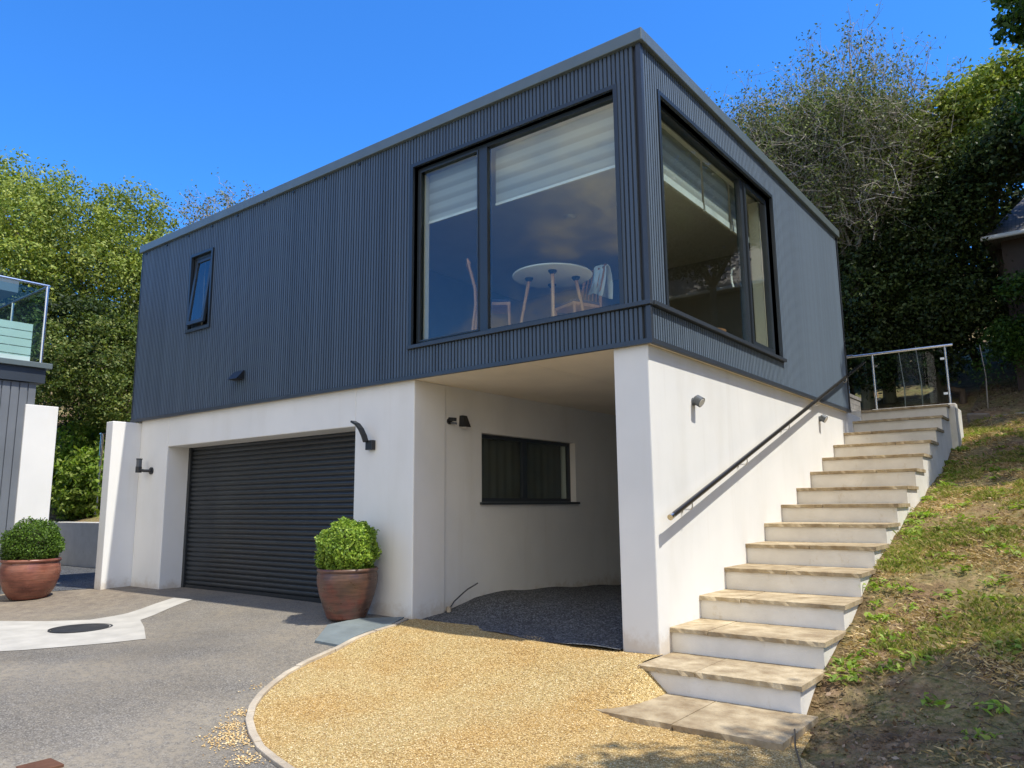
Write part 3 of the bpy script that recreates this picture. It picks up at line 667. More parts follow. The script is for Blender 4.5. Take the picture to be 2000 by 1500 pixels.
# ---------------------------------------------------------------- pots
def pot(loc, R, Hh, mat, label, prof):
    t = thing('plant_pot', loc, label, 'plant pot')
    pr = [(R*a, Hh*b) for a, b in prof]
    MB().lathe(loc, pr, 56).build('pot_body', mat, t, smooth=2)
    MB().lathe(loc, [(R*.86, Hh*1.0-.05),(0, Hh-.03)], 40).build('potting_soil', 'earth', t)
    MB().lathe(loc, [(R*.88,Hh*.93),(R*.90,Hh*.99),(R*.93,Hh*1.0),(R*.985,Hh*.995),(R*1.0,Hh*.96),(R*.985,Hh*.93),(R*.95,Hh*.915)], 56).build('rim', mat, t, smooth=2)
P1 = (-3.87,-.33,g(-3.87,-.33)+.012); P2 = (-10.42,-1.27,g(-10.42,-1.27)+.004)
pot(P1, .355, .57, 'pot1', 'tall brown glazed pot standing on the slate slab by the garage pier', [(.0,.0),(.60,.0),(.64,.03),(.76,.22),(.90,.48),(.98,.70),(.99,.84),(.95,.93)])
pot(P2, .42, .62, 'pot2', 'wide reddish glazed bowl pot standing at the far left of the drive', [(.0,.0),(.58,.0),(.64,.03),(.84,.24),(.97,.50),(1.0,.68),(.97,.84),(.92,.93)])

# ---------------------------------------------------------------- foliage helpers
def leaves(rng, pts, nrm, size, aspect=.55, jit=.9):
    n = len(pts)
    d = nrm + rng.normal(0, jit, (n,3)); d /= np.linalg.norm(d, axis=1)[:,None]+1e-9
    a = rng.normal(0, 1, (n,3)); a -= d*(a*d).sum(1)[:,None]; a /= np.linalg.norm(a, axis=1)[:,None]+1e-9
    b = np.cross(d, a); s = (size*rng.uniform(.6, 1.35, n))[:,None]
    V = np.empty((n,4,3)); V[:,0] = pts - a*s*.5; V[:,1] = pts + b*s*aspect*.5 + d*s*.08 - a*s*.05; V[:,2] = pts + a*s*.5; V[:,3] = pts - b*s*aspect*.5 + d*s*.08 - a*s*.05
    return V.reshape(-1,3), np.arange(4*n).reshape(n,4)
def blob_points(rng, blobs, n, shell=.55, clump=.22, per=14):
    """blobs: (cx,cy,cz,rx,ry,rz); leaves gather in clumps spread over and through each blob"""
    B = np.array(blobs, float); vol = (B[:,3]*B[:,4]*B[:,5])**(2/3); pr = vol/vol.sum()
    m = max(1, n//per); k = rng.choice(len(B), m, p=pr)
    u = rng.normal(0, 1, (m,3)); u /= np.linalg.norm(u, axis=1)[:,None]
    rad = 1 - shell*rng.random(m)**1.7
    # lumpy radius
    lump = 1 + .20*np.sin(u[:,0]*5+k*2.1)*np.sin(u[:,1]*6+k) + .16*np.sin(u[:,2]*8+k*3.3)*np.sin(u[:,0]*7-k)
    c = B[k,:3] + u*(rad*lump)[:,None]*B[k,3:6]
    idx = np.repeat(np.arange(m), per); cl = clump*rng.uniform(.5, 1.5, m)
    off = rng.normal(0, 1, (m*per,3)); off /= np.linalg.norm(off, axis=1)[:,None]; off *= (rng.random(m*per)**.5)[:,None]
    off[:,2] *= .7
    P = c[idx] + off*cl[idx][:,None]; N = off*.8 + u[idx]*.5 + np.array([0,0,.45]); return P, N
def limb(mb, rng, p, d, L, r, depth, ends=None, spread=.6, n=5, seg=4, up_=.1, tips=None):
    pts = [Vector(p)]; d = Vector(d).normalized(); rs = [r]
    for i in range(seg):
        d = (d + Vector(rng.normal(0, .13, 3)) + Vector((0,0,up_*.3))).normalized(); pts.append(pts[-1]+d*L/seg); rs.append(r*(1-.45*(i+1)/seg))
    mb.tube(pts, rs, 7 if r > .03 else 3, cap=False)
    if depth == 0:
        if tips is not None: tips.append(tuple(pts[-1])); tips.append(tuple(pts[-2]))
        return
    for i in range(n):
        k = rng.integers(max(1, seg-3), seg+1); nd = (d + Vector(rng.normal(0, spread, 3)) + Vector((0,0,up_))).normalized()
        limb(mb, rng, pts[k], nd, L*rng.uniform(.55,.8), rs[k]*.6, depth-1, ends, spread, n, seg, up_, tips)
def tree(name, loc, blobs, nleaf, size, mat, label, cat='tree', group=None, seed=1, trunk=True, bark='bark', per=14, clump=.22, shell=.55, jit=.9, depth=2, top=None):
    rng = np.random.default_rng(seed); t = thing(name, loc, label, cat, group)
    if trunk:
        B = blobs; mb = MB(); c = Vector(np.mean([b[:3] for b in B], axis=0)); zmin = min(b[2]-b[5]*.4 for b in B)
        base = Vector(loc); hh = max(.6, (c.z-base.z)*.6); r0 = .035*hh+.05
        p1 = base + (c-base)*.33 + Vector((rng.normal(0,.08),rng.normal(0,.08),0)); mid = base + (c-base)*.62
        mb.tube([base-Vector((0,0,.3)), base+Vector((0,0,.25)), p1, mid], [r0*1.35, r0, r0*.8, r0*.55], 9)
        for b in B:
            e = Vector(b[:3]); s = mid if e.z > mid.z else p1
            q = (s+e)/2 + Vector(rng.normal(0,.15,3)); mb.tube([s, q, e], [r0*.42, r0*.28, r0*.1], 6)
            for _ in range(3):
                e2 = e + Vector(rng.normal(0,1,3)).normalized()*min(b[3:6])*.85; mb.tube([q, (q+e2)/2+Vector(rng.normal(0,.12,3)), e2], [r0*.2, r0*.12, .008], 5)
        mb.build('trunk', bark, t, smooth=2)
    P, N = blob_points(rng, blobs, nleaf, shell, clump, per)
    V, F = leaves(rng, P, N, size, jit=jit); npmesh('crown', V, F, mat, t)
    return t
# boxwood balls
def ball(c, R, mat, label, seed):
    rng = np.random.default_rng(seed); t = thing('boxwood_ball', c, label, 'shrub')
    n = 15000; u = rng.normal(0,1,(n,3)); u /= np.linalg.norm(u,axis=1)[:,None]
    lump = 1+.07*np.sin(u[:,0]*7+seed)*np.sin(u[:,1]*6)+.06*np.sin(u[:,2]*9+u[:,0]*4)+.04*np.sin(u[:,0]*15+u[:,1]*13+seed)
    rad = (1-.30*rng.random(n)**2)*lump + rng.normal(0,.03,n) + (rng.random(n) < .02)*.09; P = np.array(c)+u*rad[:,None]*np.array([R,R,R*.95]); P = P[P[:,2] > c[2]-R*.72]; u = (P-np.array(c)); u /= np.linalg.norm(u,axis=1)[:,None]
    V, F = leaves(rng, P, u*.8, .034, .62, .7); npmesh('foliage', V, F, mat, t)
    mb = MB()
    for i in range(14):
        e = Vector(c)+Vector(rng.normal(0,1,3)).normalized()*R*.75; mb.tube([Vector(c)-Vector((0,0,R*.8)), Vector(c), e], [.014,.01,.004], 5)
    mb.lathe(c, [(0,-R*.7),(R*.6,-R*.5),(R*.78,0),(R*.55,R*.5),(0,R*.72)], 18)
    mb.build('stem', 'earth', t)
ball((P1[0],P1[1],P1[2]+.57+.20), .355, 'box_l', 'bright yellow-green clipped boxwood ball in the tall brown pot', 11)
ball((P2[0],P2[1],P2[2]+.62+.20), .42, 'box_d', 'deep green clipped boxwood ball in the wide reddish pot', 12)

# ---------------------------------------------------------------- table and chairs indoors
FL = 3.28
tb = thing('round_table', (-1.72,.88,FL), 'round white table on splayed wooden legs behind the front picture window', 'table')
MB().lathe((-1.72,.88,4.03), [(0,.0),(.44,.0),(.475,.012),(.48,.022),(.475,.028),(0,.028)], 64).build('tabletop', 'tabletop', tb, smooth=True)
for a in (20, 110, 200, 290):
    ar = math.radians(a+15); ux, uy = math.cos(ar), math.sin(ar)
    MB().tube([(-1.72+ux*.28,.88+uy*.28,4.0),(-1.72+ux*.42,.88+uy*.42,FL)], [.022,.014], 12).build('leg', 'beech', tb, smooth=True)
    MB().lathe((-1.72+ux*.28,.88+uy*.28,3.985), [(.0,0),(.026,0),(.05,.03),(.05,.044),(0,.044)], 18).build('leg_bracket', 'black', tb, smooth=True)
def chair(loc, rz, label):
    t = thing('dining_chair', loc, label, 'chair', 'wooden dining chairs around the table'); z = loc[2]
    R = Matrix.Rotation(rz, 4, 'Z')
    def W(p): q = R @ Vector(p); return (q.x+loc[0], q.y+loc[1], q.z+z)
    def bb(mbx, *a):
        m = MB().box(*a); mbx.add([W(v) for v in m.v], m.f); return mbx
    bb(MB(), -.21,.21,-.20,.21,.40,.435).build('seat_frame', 'cherry', t); bb(MB(), -.20,.20,-.19,.20,.437,.475).build('seat', 'seatblue', t, bevel=.01)
    for x in (-.19,.19):
        MB().tube([W((x,-.18,.42)),W((x*1.02,-.19,0))], [.018,.014], 8).build('leg', 'cherry', t, smooth=True)
        MB().tube([W((x,.26,0)),W((x,.21,.42)),W((x,.22,.62)),W((x,.27,.82)),W((x,.31,.98))], [.017,.019,.019,.017,.015], 8).build('back_post', 'cherry', t, smooth=True)
    m = MB()
    for x in (-.11,-.04,.04,.11): m.tube([W((x,.205,.46)),W((x,.22,.62)),W((x,.27,.82)),W((x,.30,.93))], .009, 6)
    m.build('spindle', 'cherry', t, smooth=True)
    MB().tube([W((-.2,.295,.93)),W((0,.315,.95)),W((.2,.295,.93))], [.022,.026,.022], 8).build('top_rail', 'cherry', t, smooth=True)
chair((-2.36,.56,FL), math.radians(127), 'reddish wooden chair left of the round table, seen edge on through the narrow pane')
chair((-1.60,1.22,FL), math.radians(-20), 'spindle back wooden chair behind the round table with a white cloth over it')
# cloth draped over the chair's top rail
mb = MB(); n = 10
R = Matrix.Rotation(math.radians(-20), 4, 'Z')
pr = [(.20,.62),(.235,.72),(.26,.82),(.275,.90),(.285,.965),(.315,.985),(.345,.965),(.36,.86),(.365,.74),(.36,.60)]
vs = []
for (yy, zz) in pr:
    for i in range(n+1):
        s = i/n; xx = -.02+.26*s; wv = .014*math.sin(s*14+zz*9); dz = -.05*s if zz < .7 else 0
        q = R @ Vector((xx, yy+wv, zz+dz+.02*math.sin(s*5))); vs.append((q.x-1.60, q.y+1.22, q.z+FL))
mb.add(vs, [(j*(n+1)+i, j*(n+1)+i+1, (j+1)*(n+1)+i+1, (j+1)*(n+1)+i) for j in range(len(pr)-1) for i in range(n)])
c = mb.build('draped_cloth', 'cloth', None, smooth=2); tag(c, 'white cloth draped over the back of the spindle back chair', 'cloth')
so_ = c.modifiers.new('thickness', 'SOLIDIFY'); so_.thickness = .006
cl = thing('ceiling_light', (-2.60,2.66,5.57), 'small round white ceiling fitting inside the front room', 'ceiling light')
MB().lathe((-2.60,2.66,5.58), [(0,-.045),(.06,-.045),(.09,-.02),(.10,0)], 24).build('fitting', 'white', cl, smooth=True)
bk = thing('wicker_basket', (-.75,3.35,FL), 'brown wicker basket on the floor inside the side window', 'basket')
MB().lathe((-.75,3.2,FL), [(0,0),(.16,0),(.22,.36),(.2,.36),(.15,.03),(0,.03)], 24).build('basket_body', 'cherry', bk, smooth=True)

# ---------------------------------------------------------------- left neighbour
N_ = thing('adjacent_house', (-15,-5,0), 'part of a grey boarded building with glass roof terrace at the far left', 'building')
mb = MB(); mb.box(-19,-11.56,-9,-1.14,-.2,3.57); mb.build('wall', 'gclad', N_)
mb = MB(); y = -8.98
while y < -1.15: mb.box(-11.56,-11.535,y,y+.115,-.1,3.56); y += .135
mb.build('cladding_board', 'gclad', N_)
MB().box(-11.9,-11.5,-1.18,-.65,-.2,3.18).build('pier', 'render', N_, bevel=.01)
MB().box(-19,-11.48,-9,-.92,3.575,3.83).build('fascia', 'trim', N_); MB().box(-19,-11.42,-9.05,-.84,3.835,3.93).build('coping', 'coping', N_, bevel=.006)
MB().box(-19,-14.6,-9,-1.2,3.94,5.85).build('upper_wall', 'trim', N_); MB().box(-19.2,-14.3,-9.2,-.55,5.85,6.12).build('upper_roof', 'coping', N_)
mb = MB()
for i in range(5): mb.box(-11.72,-11.69,-8.9,-1.12,3.94+i*.145,4.07+i*.145)
mb.build('slatted_screen', 'white', N_)
bl_ = MB().tube([(-11.52,-9,5.36),(-11.52,-.98,5.36)], .024, 10).tube([(-11.52,-.98,5.36),(-18,-.98,5.36)], .024, 10).build('balcony_rail', 'steel', N_, smooth=True)
for p in ((-11.52,-1.0),(-11.52,-3.2),(-13.2,-.98)): MB().tube([(p[0],p[1],3.93),(p[0],p[1],5.35)], .026, 10).build('balcony_post', 'steel', N_, smooth=True)
MB().box(-11.526,-11.514,-8.9,-1.05,4.02,5.28).build('balcony_glass', 'rglass', N_); MB().box(-14.6,-11.6,-.986,-.974,4.02,5.28).build('balcony_glass', 'rglass', N_)
rw = MB().box(-17.2,-10.105,1.5,1.70,-.2,1.07).box(-17.4,-17.2,-1.2,1.7,-.2,1.07).build('retaining_wall', 'riser', None, bevel=.02)
tag(rw, 'low grey rendered retaining wall between the two houses with shrubs above', 'wall')
fp = thing('fence_post', (-16.2,2.2,1.1), 'thin pale metal post standing in the shrubs behind the retaining wall', 'post')
MB().tube([(-16.2,2.2,1.0),(-16.2,2.2,3.2)], .04, 10).build('post', 'steel', fp, smooth=True)
MB().box(-16.25,-16.15,2.15,2.25,3.2,3.22).build('cap', 'steel', fp)

# right neighbour roof
NR = thing('neighbour_cottage', (5,14.5,4), 'dark boarded cottage with grey tiled roof half hidden by trees at the right edge', 'house')
MB().box(2.05,8,12.9,18,3.2,7.15).build('wall', 'brownwall', NR)
MB().add([(1.75,12.45,7.0),(8.4,12.45,7.0),(8.4,15.4,9.1),(2.9,15.4,9.1),(8.4,18.4,7.0),(1.75,18.4,7.0)], [(0,1,2,3),(3,2,4,5),(0,3,5),(0,5,4,1)]).build('roof', 'tiles', NR)
MB().tube([(1.72,12.42,6.99),(8.4,12.42,6.99)], .05, 8).build('gutter', 'white', NR, smooth=True)

# ---------------------------------------------------------------- trees left
def hz(x, y): return T(x, y)
tree('broadleaf_tree', (-21,4.2,hz(-21,4.2)), [(-20.5,1.2,8.8,1.9,1.7,1.9),(-21.5,3.0,9.7,2.0,1.6,1.8),(-20.5,4.4,10.0,1.7,1.3,1.5),(-20.3,5.6,9.0,1.7,1.4,1.5),(-19.8,3.3,8.0,2.0,2.2,1.6),(-20,.4,7.2,2,1.7,1.8),(-19.8,5.2,7.4,1.6,1.8,1.5),(-20.2,2.8,6.2,1.8,2.6,1.4)], 100000, .105, 'mid',
     'tall sunlit yellow-green broadleaf tree on the left hillside', seed=21, clump=.36, shell=.42, per=24)
tree('broadleaf_tree', (-25,1.0,hz(-25,1)), [(-24.5,.2,10.3,2.4,1.8,1.9),(-24.5,2.2,11.2,2.0,1.7,1.6),(-25,-1.5,10,2.2,2,2)], 34000, .12, 'mid',
     'pale green rounded tree rising at the left edge of the photo behind the sunlit one', seed=22, clump=.32)
tree('hedge_tree', (-17.5,3.6,hz(-17.5,3.6)), [(-17.5,2.6,5.2,1.2,1.6,1.3),(-17.2,4.4,5.6,1.2,1.5,1.3),(-17.6,1.0,4.9,1.2,1.3,1.2),(-17,3.4,4.3,1.2,1.9,1.0),(-17,5.6,4.8,1.2,1.2,1.3)], 46000, .085, 'hedge',
     'dark olive bushy tree beside the left end of the house', seed=23, clump=.22)
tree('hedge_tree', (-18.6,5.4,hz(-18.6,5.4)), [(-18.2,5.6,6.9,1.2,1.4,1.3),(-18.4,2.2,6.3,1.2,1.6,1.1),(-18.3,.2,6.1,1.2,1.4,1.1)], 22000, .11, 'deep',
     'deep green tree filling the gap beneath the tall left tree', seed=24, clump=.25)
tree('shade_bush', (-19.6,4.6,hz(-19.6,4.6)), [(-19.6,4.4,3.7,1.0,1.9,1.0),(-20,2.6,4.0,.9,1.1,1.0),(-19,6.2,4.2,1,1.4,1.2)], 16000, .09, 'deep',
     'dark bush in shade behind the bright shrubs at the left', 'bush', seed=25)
for i, (x, y, r, h_, lab) in enumerate([(-17.9,2.3,.75,1.35,'bright green leafy shrub above the retaining wall beside the white pier'),(-16.8,2.25,.7,1.1,'bright green leafy shrub above the retaining wall beside the wing wall'),(-18.2,3.2,.9,1.6,'taller bright shrub behind the other shrubs over the retaining wall'),(-13.2,2.5,.5,.9,'narrow shrub with pale leaves showing over the wing wall top')]):
    z = hz(x, y); bl = [(x,y,z+h_*.75,r,r,h_*.8),(x+.3,y+.2,z+h_*.45,r*.8,r*.8,h_*.55),(x-.3,y-.25,z+h_*.5,r*.7,r*.6,h_*.5)]
    if i == 3: bl = [(x,y,z+.9,.35,.35,.9)]
    tree('leafy_shrub', (x,y,z), bl, 9000, .12, 'bright', lab, 'shrub', 'shrubs above the retaining wall', seed=30+i, per=8, clump=.16, shell=.7)
# twiggy sparse tree over the left roof end
def twig_tree(name, loc, targets, lab, seed, nleaf, lsize, mat, tmat='twig', sub=5, L=1.0, r=.02, lean=(0,0,.5), leafspread=.12, nsub2=4):
    rng = np.random.default_rng(seed); t = thing(name, loc, lab, 'tree'); mb = MB(); tips = []
    base = Vector(loc); c = Vector(np.mean([q[:3] for q in targets], axis=0)); fork = base+(c-base)*.4; fork.x = base.x*.6+fork.x*.4
    mb.tube([base-Vector((0,0,.2)), (base+fork)/2+Vector((.1,0,0)), fork], [.16,.12,.10], 9)
    for q in targets:
        e = Vector(q[:3]); R_ = q[3]
        mb.tube([fork, (fork+e)/2+Vector(rng.normal(0,.2,3)), e], [.07,.045,.02], 6)
        for i in range(int(sub*R_*4)):
            o = Vector(rng.normal(0,.45*R_,3)); p = e+o; d = Vector(rng.normal(0,.75,3))+Vector(lean)
            pts = [p]; d.normalize(); ll = L*rng.uniform(.4,1.2)
            for k in range(4):
                d = (d+Vector(rng.normal(0,.22,3))+Vector(lean)*.12).normalized(); pts.append(pts[-1]+d*ll/4)
            mb.tube(pts, [r*rng.uniform(.6,1), r*.6, r*.45, r*.35, r*.2], 3, cap=False)
            for _ in range(nsub2):
                k = rng.integers(1,5); s = pts[k]; d2 = (d+Vector(rng.normal(0,.6,3))).normalized(); l2 = ll*rng.uniform(.25,.6)
                m_ = s+d2*l2*.5+Vector(rng.normal(0,.03,3)); e2 = s+(d2+Vector(rng.normal(0,.2,3)))*l2
                mb.tube([s,m_,e2], [r*.35,r*.28,r*.15], 3, cap=False); tips.append(tuple(e2)); tips.append(tuple(m_))
            tips.append(tuple(pts[-1]))
    mb.build('trunk', tmat, t, smooth=2)
    tp = np.array(tips); k = rng.integers(0, len(tp), nleaf); P = tp[k]+rng.normal(0, leafspread, (nleaf,3)); N = rng.normal(0,.3,(nleaf,3))+np.array([0,0,.8])
    V, F = leaves(rng, P, N, lsize); npmesh('crown', V, F, mat, t); return t
twig_tree('twiggy_tree', (-19,7.4,hz(-19,7.4)), [(-18.6,5.6,10.3,.5),(-18.6,6.3,10.8,.45),(-18.6,7.0,11.1,.5),(-18.6,7.6,11.0,.6)],
          'sparse twiggy treetop showing over the left end of the roof', 41, 1500, .09, 'olive', L=.8, sub=9, leafspread=.1)
# ---------------------------------------------------------------- trees right
twig_tree('twiggy_tree', (-1.0,13.2,hz(-1,13.2)),
   [(-4.2,12.9,10.6,.7),(-3.4,12.8,11.0,.6),(-3.5,12.6,10.2,.7),(-2.9,12.6,10.2,.8),(-2.2,12.4,10.2,.9),(-1.5,12.3,10.5,.9),(-.9,12.4,10.5,.8),(-.4,12.3,10.1,.8),(-1.7,12.2,9.5,1.2),(-.7,12.2,9.4,1.2),(-2.8,12.4,9.5,1.0),(.3,12.2,9.7,.9),(-1.1,12.0,8.4,1.1),(-.2,12.0,8.3,.9),(-1.9,12.1,8.3,.9)],
   'large half bare tree with tangled grey twigs behind the right side of the roof', 51, 60000, .075, 'olive', L=1.15, sub=34, r=.015, lean=(0,0,.25), leafspread=.09)
twig_tree('twiggy_tree', (-.6,13.6,hz(-.6,13.6)), [(-.75,12.6,11.6,.45),(-.6,12.6,12.3,.3),(-1.6,12.6,11.5,.5),(-2.2,12.8,11.2,.45),(-3.6,12.6,11.0,.4),(.5,12.6,10.8,.5),(1.0,12.6,10.5,.4),(-.1,12.6,11.4,.5)],
   'upright bare shoots standing tallest against the sky above the tangled tree', 52, 1300, .085, 'olive', L=1.3, sub=9, r=.014, lean=(0,0,1.1), leafspread=.07)
tree('evergreen_tree', (-1.6,13.8,hz(-1.6,13.8)), [(-4.2,13.5,10.3,.9,.8,.9),(-3.1,13.5,10.7,1.0,.8,.8),(-1.8,13.5,11.0,1.1,.8,.9),(-2.4,13.4,9.7,1.7,.8,1.1),(-.7,13.5,10.7,1.2,.8,1.0),(.5,13.5,9.2,1.4,.9,1.2),(-.6,13.4,7.6,1.8,1.0,1.5),(-3.8,13.6,9.6,1.2,.9,1.1),(-2.0,13.4,8.4,1.6,.8,1.4)], 78000, .095, 'olive',
   'bushy olive evergreen standing inside and behind the tangled bare twigs', seed=53, clump=.3)
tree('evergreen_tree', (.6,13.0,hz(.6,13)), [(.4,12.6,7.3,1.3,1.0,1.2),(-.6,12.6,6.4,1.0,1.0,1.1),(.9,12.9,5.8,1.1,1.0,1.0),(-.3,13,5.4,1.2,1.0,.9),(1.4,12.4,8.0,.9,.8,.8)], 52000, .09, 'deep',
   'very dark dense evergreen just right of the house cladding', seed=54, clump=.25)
tree('broadleaf_tree', (2.2,14.2,hz(2.2,14.2)), [(1.2,13.2,10.1,1.1,.9,.8),(2.1,13.2,10.3,1.1,1,.9),(.5,13.0,9.6,.9,.8,.7),(2.9,13.2,10.2,1.2,1,1.1),(1.6,13.0,9.2,1.2,.9,.8)], 34000, .11, 'mid',
   'green tree with sunlit top between the tangled tree and the right edge', seed=55, clump=.25)
tree('evergreen_tree', (4.6,12.8,hz(4.6,12.8)), [(3.1,11.6,8.8,1.1,1.0,1.0),(2.3,11.8,8.6,.8,.8,.7),(4.9,11.4,9.6,1.0,1.1,1.0),(4.5,11.5,8.5,1.3,1.2,1.3)], 36000, .10, 'deep',
   'dark evergreen at the right edge above the tiled roof', seed=56, clump=.25)
tree('overhanging_maple', (6.2,8.0,hz(6.2,8)), [(3.1,7.9,9.15,.48,.6,.30),(3.4,8.0,9.75,.7,.7,.35),(3.15,8.2,7.95,.36,.5,.26),(4.9,8.0,9.0,1.2,1.2,1.3),(3.2,8.1,7.35,.34,.5,.26),(5.9,7.8,9.6,1.5,1.5,1.3),(4.2,7.8,7.3,.8,.8,.6)], 26000, .12, 'maple',
   'broad leaved branches hanging into the top right corner of the photo', seed=57, clump=.16, per=10)
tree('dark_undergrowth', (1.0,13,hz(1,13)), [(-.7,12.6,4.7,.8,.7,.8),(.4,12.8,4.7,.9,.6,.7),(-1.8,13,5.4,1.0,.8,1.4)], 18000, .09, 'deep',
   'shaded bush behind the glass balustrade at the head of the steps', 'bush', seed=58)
tree('dark_undergrowth', (3.0,12.4,hz(3,12.4)), [(2.0,12.4,4.7,.45,.4,.45),(2.9,12.2,4.9,.6,.4,.6),(2.5,12.0,5.7,.5,.4,.3)], 9000, .08, 'maple',
   'shaded green bush below the boarded cottage at the right edge', 'bush', seed=59)
for i, (x, y, h_) in enumerate([(1.55,11.9,1.35),(2.35,11.9,1.25),(.4,11.6,1.6),(.05,11.7,1.5)]):
    z = hz(x, y); s_ = thing('sapling', (x,y,z), ['thin sapling stem on the shaded slope right of the balustrade','thin sapling stem at the right edge of the shaded slope','pale bare stem seen through the glass balustrade','second pale stem seen through the glass, left of the other'][i], 'sapling')
    MB().tube([(x,y,z-.1),(x+.03,y,z+h_*.5),(x-.02,y,z+h_)], [.016,.012,.006], 6).build('stem', 'twig', s_, smooth=2)
    if i > 1: continue
    rng = np.random.default_rng(60+i); P = np.array([x,y,z+h_*.6])+rng.normal(0,.16,(220,3)); V, F = leaves(rng, P, np.tile([0,0,1.],(220,1)), .06); npmesh('foliage', V, F, 'maple', s_)
# trees standing right of the frame: they shade the foot of the steps and reflect in the side window
tree('garden_tree', (6.2,-1.6,hz(6.2,-1.6)), [(5.9,-1.2,6.9,1.0,1.1,.9),(6.7,-2.2,7.5,1.4,1.2,1.2),(5.0,-3.0,6.5,1.0,.9,.8),(4.9,-1.7,6.7,.7,.7,.6),(6.5,-.2,7.0,1.1,.9,1.0),(6.3,.5,6.9,.9,.6,.8),(7.4,-.8,7.6,1.2,1.4,1.0)], 26000, .13, 'maple',
   'tree on the bank right of the camera shading the foot of the steps', seed=71, clump=.3)
for i, (x, y, hh) in enumerate([(9.5,3,9),(8.5,8.5,11),(9,14,12),(12,20,13),(6,18,13)]):
    z = hz(x, y)
    tree('boundary_tree', (x,y,z), [(x,y,z+hh*.62,2.4,2.4,2.4),(x-1.2,y+1,z+hh*.45,2,2,1.8),(x+.8,y-1.2,z+hh*.4,2,2,1.8),(x,y,z+hh*.22,2,2.2,1.5)], 17000, .2, 'deep',
      ['dark boundary tree nearest the camera on the right, outside the frame','second dark boundary tree on the right, outside the frame','dark boundary tree beside the cottage, outside the frame','dark boundary tree far behind the cottage','tall dark tree directly behind the cottage roof'][i], 'tree', 'dark trees along the right boundary', seed=80+i, clump=.45)
# wood behind
for i, (x, y, hh) in enumerate([(-6,17,6),(-2.5,16.5,6.5),(1,16.5,7),(3.6,16.6,6.8),(-12,17,5)]):
    z = hz(x, y)
    tree('hillside_tree', (x,y,z), [(x,y,z+hh*.55,2.2,1.3,1.9),(x-1.4,y,z+hh*.3,1.8,1.2,1.6),(x+1.3,y-.3,z+hh*.25,1.8,1.2,1.5)], 13000, .17, 'deep',
      ['dark hillside tree hidden mostly behind the middle of the house','dark hillside tree behind the tangled tree','dark hillside tree behind the right trees','dark hillside tree behind the cottage roof','dark hillside tree behind the left part of the house'][i], 'tree', 'dark trees on the hillside behind', seed=90+i, clump=.45)

# ---------------------------------------------------------------- grass, litter, pebbles
rng = np.random.default_rng(5)
def blades(P, h, wdt, lean):
    n = len(P); a = rng.uniform(0, 2*np.pi, n); d = np.stack([np.cos(a), np.sin(a), np.zeros(n)], 1); b = rng.uniform(0, 2*np.pi, n)
    ln = np.stack([np.cos(b), np.sin(b), np.zeros(n)], 1)*(h*lean*rng.uniform(0.2,1.2,n))[:,None]
    V = np.empty((n,4,3)); V[:,0] = P-d*wdt/2; V[:,1] = P+d*wdt/2; tip = P+ln+np.array([0,0,1.])*(h*rng.uniform(.4,1,n))[:,None]
    midp = P+ln*.35+np.array([0,0,1.])*(h*.55)[:,None]; V[:,2] = tip; V[:,3] = midp-d*wdt*.4
    return V.reshape(-1,3), np.arange(4*n).reshape(n,4)
def patchy(x, y): return np.sin(x*2.3+1.3*np.sin(y*1.7))+np.sin(y*2.9+1.1*np.sin(x*2.1))+.6*np.sin(x*6.1+y*4.3)
def bank_pts(n, f):
    x = rng.uniform(1.36, 6.0, n); y = -1.2 + 12.4*rng.random(n)**1.25; k = f(x, y); x, y = x[k], y[k]
    z = np.array([bank(a, b) for a, b in zip(x, y)]); return np.stack([x,y,z],1)
C0 = bank_pts(21000, lambda x, y: (patchy(x, y)+rng.normal(0,.55,len(x)) > (.3 + 2.2*np.clip((-y+.9)/1.4,0,1))))
m_ = 20; ix = np.repeat(np.arange(len(C0)), m_); off = rng.normal(0, .028, (len(ix),2)); sc_ = rng.uniform(.45, 1.6, len(C0))[ix]
P = C0[ix].copy(); P[:,:2] += off*sc_[:,None]
V, F = blades(P, .055*sc_, .006, .9)
tag(npmesh('bank_grass', V, F, 'grass'), 'patchy green and straw coloured grass growing over the sloping bank', 'grass', kind='stuff')
P = bank_pts(170000, lambda x, y: (patchy(x+3, y-2)+rng.normal(0,.8,len(x)) > -.5+3.2*np.clip((-y+.7)/1.4,0,1)))
V, F = blades(P, np.full(len(P), .035), .007, 2.2); tag(npmesh('dry_grass', V, F, 'straw'), 'dry straw coloured grass lying between the green tufts of the bank', 'grass', kind='stuff')
# weeds: broad tufts
wp = []; 
for i in range(170):
    x, y = rng.uniform(1.38, 3.8), rng.uniform(-.9, 9.5)
    if i < 40: x = rng.uniform(1.34,1.55); y = rng.uniform(-.2,8.5)
    m = 26; q = np.array([x,y,bank(x,y)+.02])+rng.normal(0,1,(m,3))*np.array([.06,.06,.018]); wp.append(q)
wp = np.concatenate(wp); V, F = leaves(rng, wp, np.tile([0,0,1.2],(len(wp),1)), .07, .4, .6); tag(npmesh('bank_weeds', V, F, 'bright'), 'low bright green weeds scattered over the bank beside the steps', 'weeds', kind='stuff')
P = []
for n, (xa, xb, ya, yb) in ((1500,(1.36,3.2,-1.9,1.2)),(900,(1.36,3.4,1.2,9)),(5200,(1.3,5,11.5,14))):
    x = rng.uniform(xa, xb, n); y = rng.uniform(ya, yb, n); P.append(np.array([(a,b,bank(a,b)+.012) for a, b in zip(x,y)]))
P = np.concatenate(P); V, F = leaves(rng, P, np.tile([0,0,1.],(len(P),1)), .034*rng.uniform(.4,1.5,len(P)), .5, .6); tag(npmesh('leaf_litter', V, F, 'litter'), 'brown dead leaves and chips scattered on the bare soil of the slope', 'leaf litter', kind='stuff')
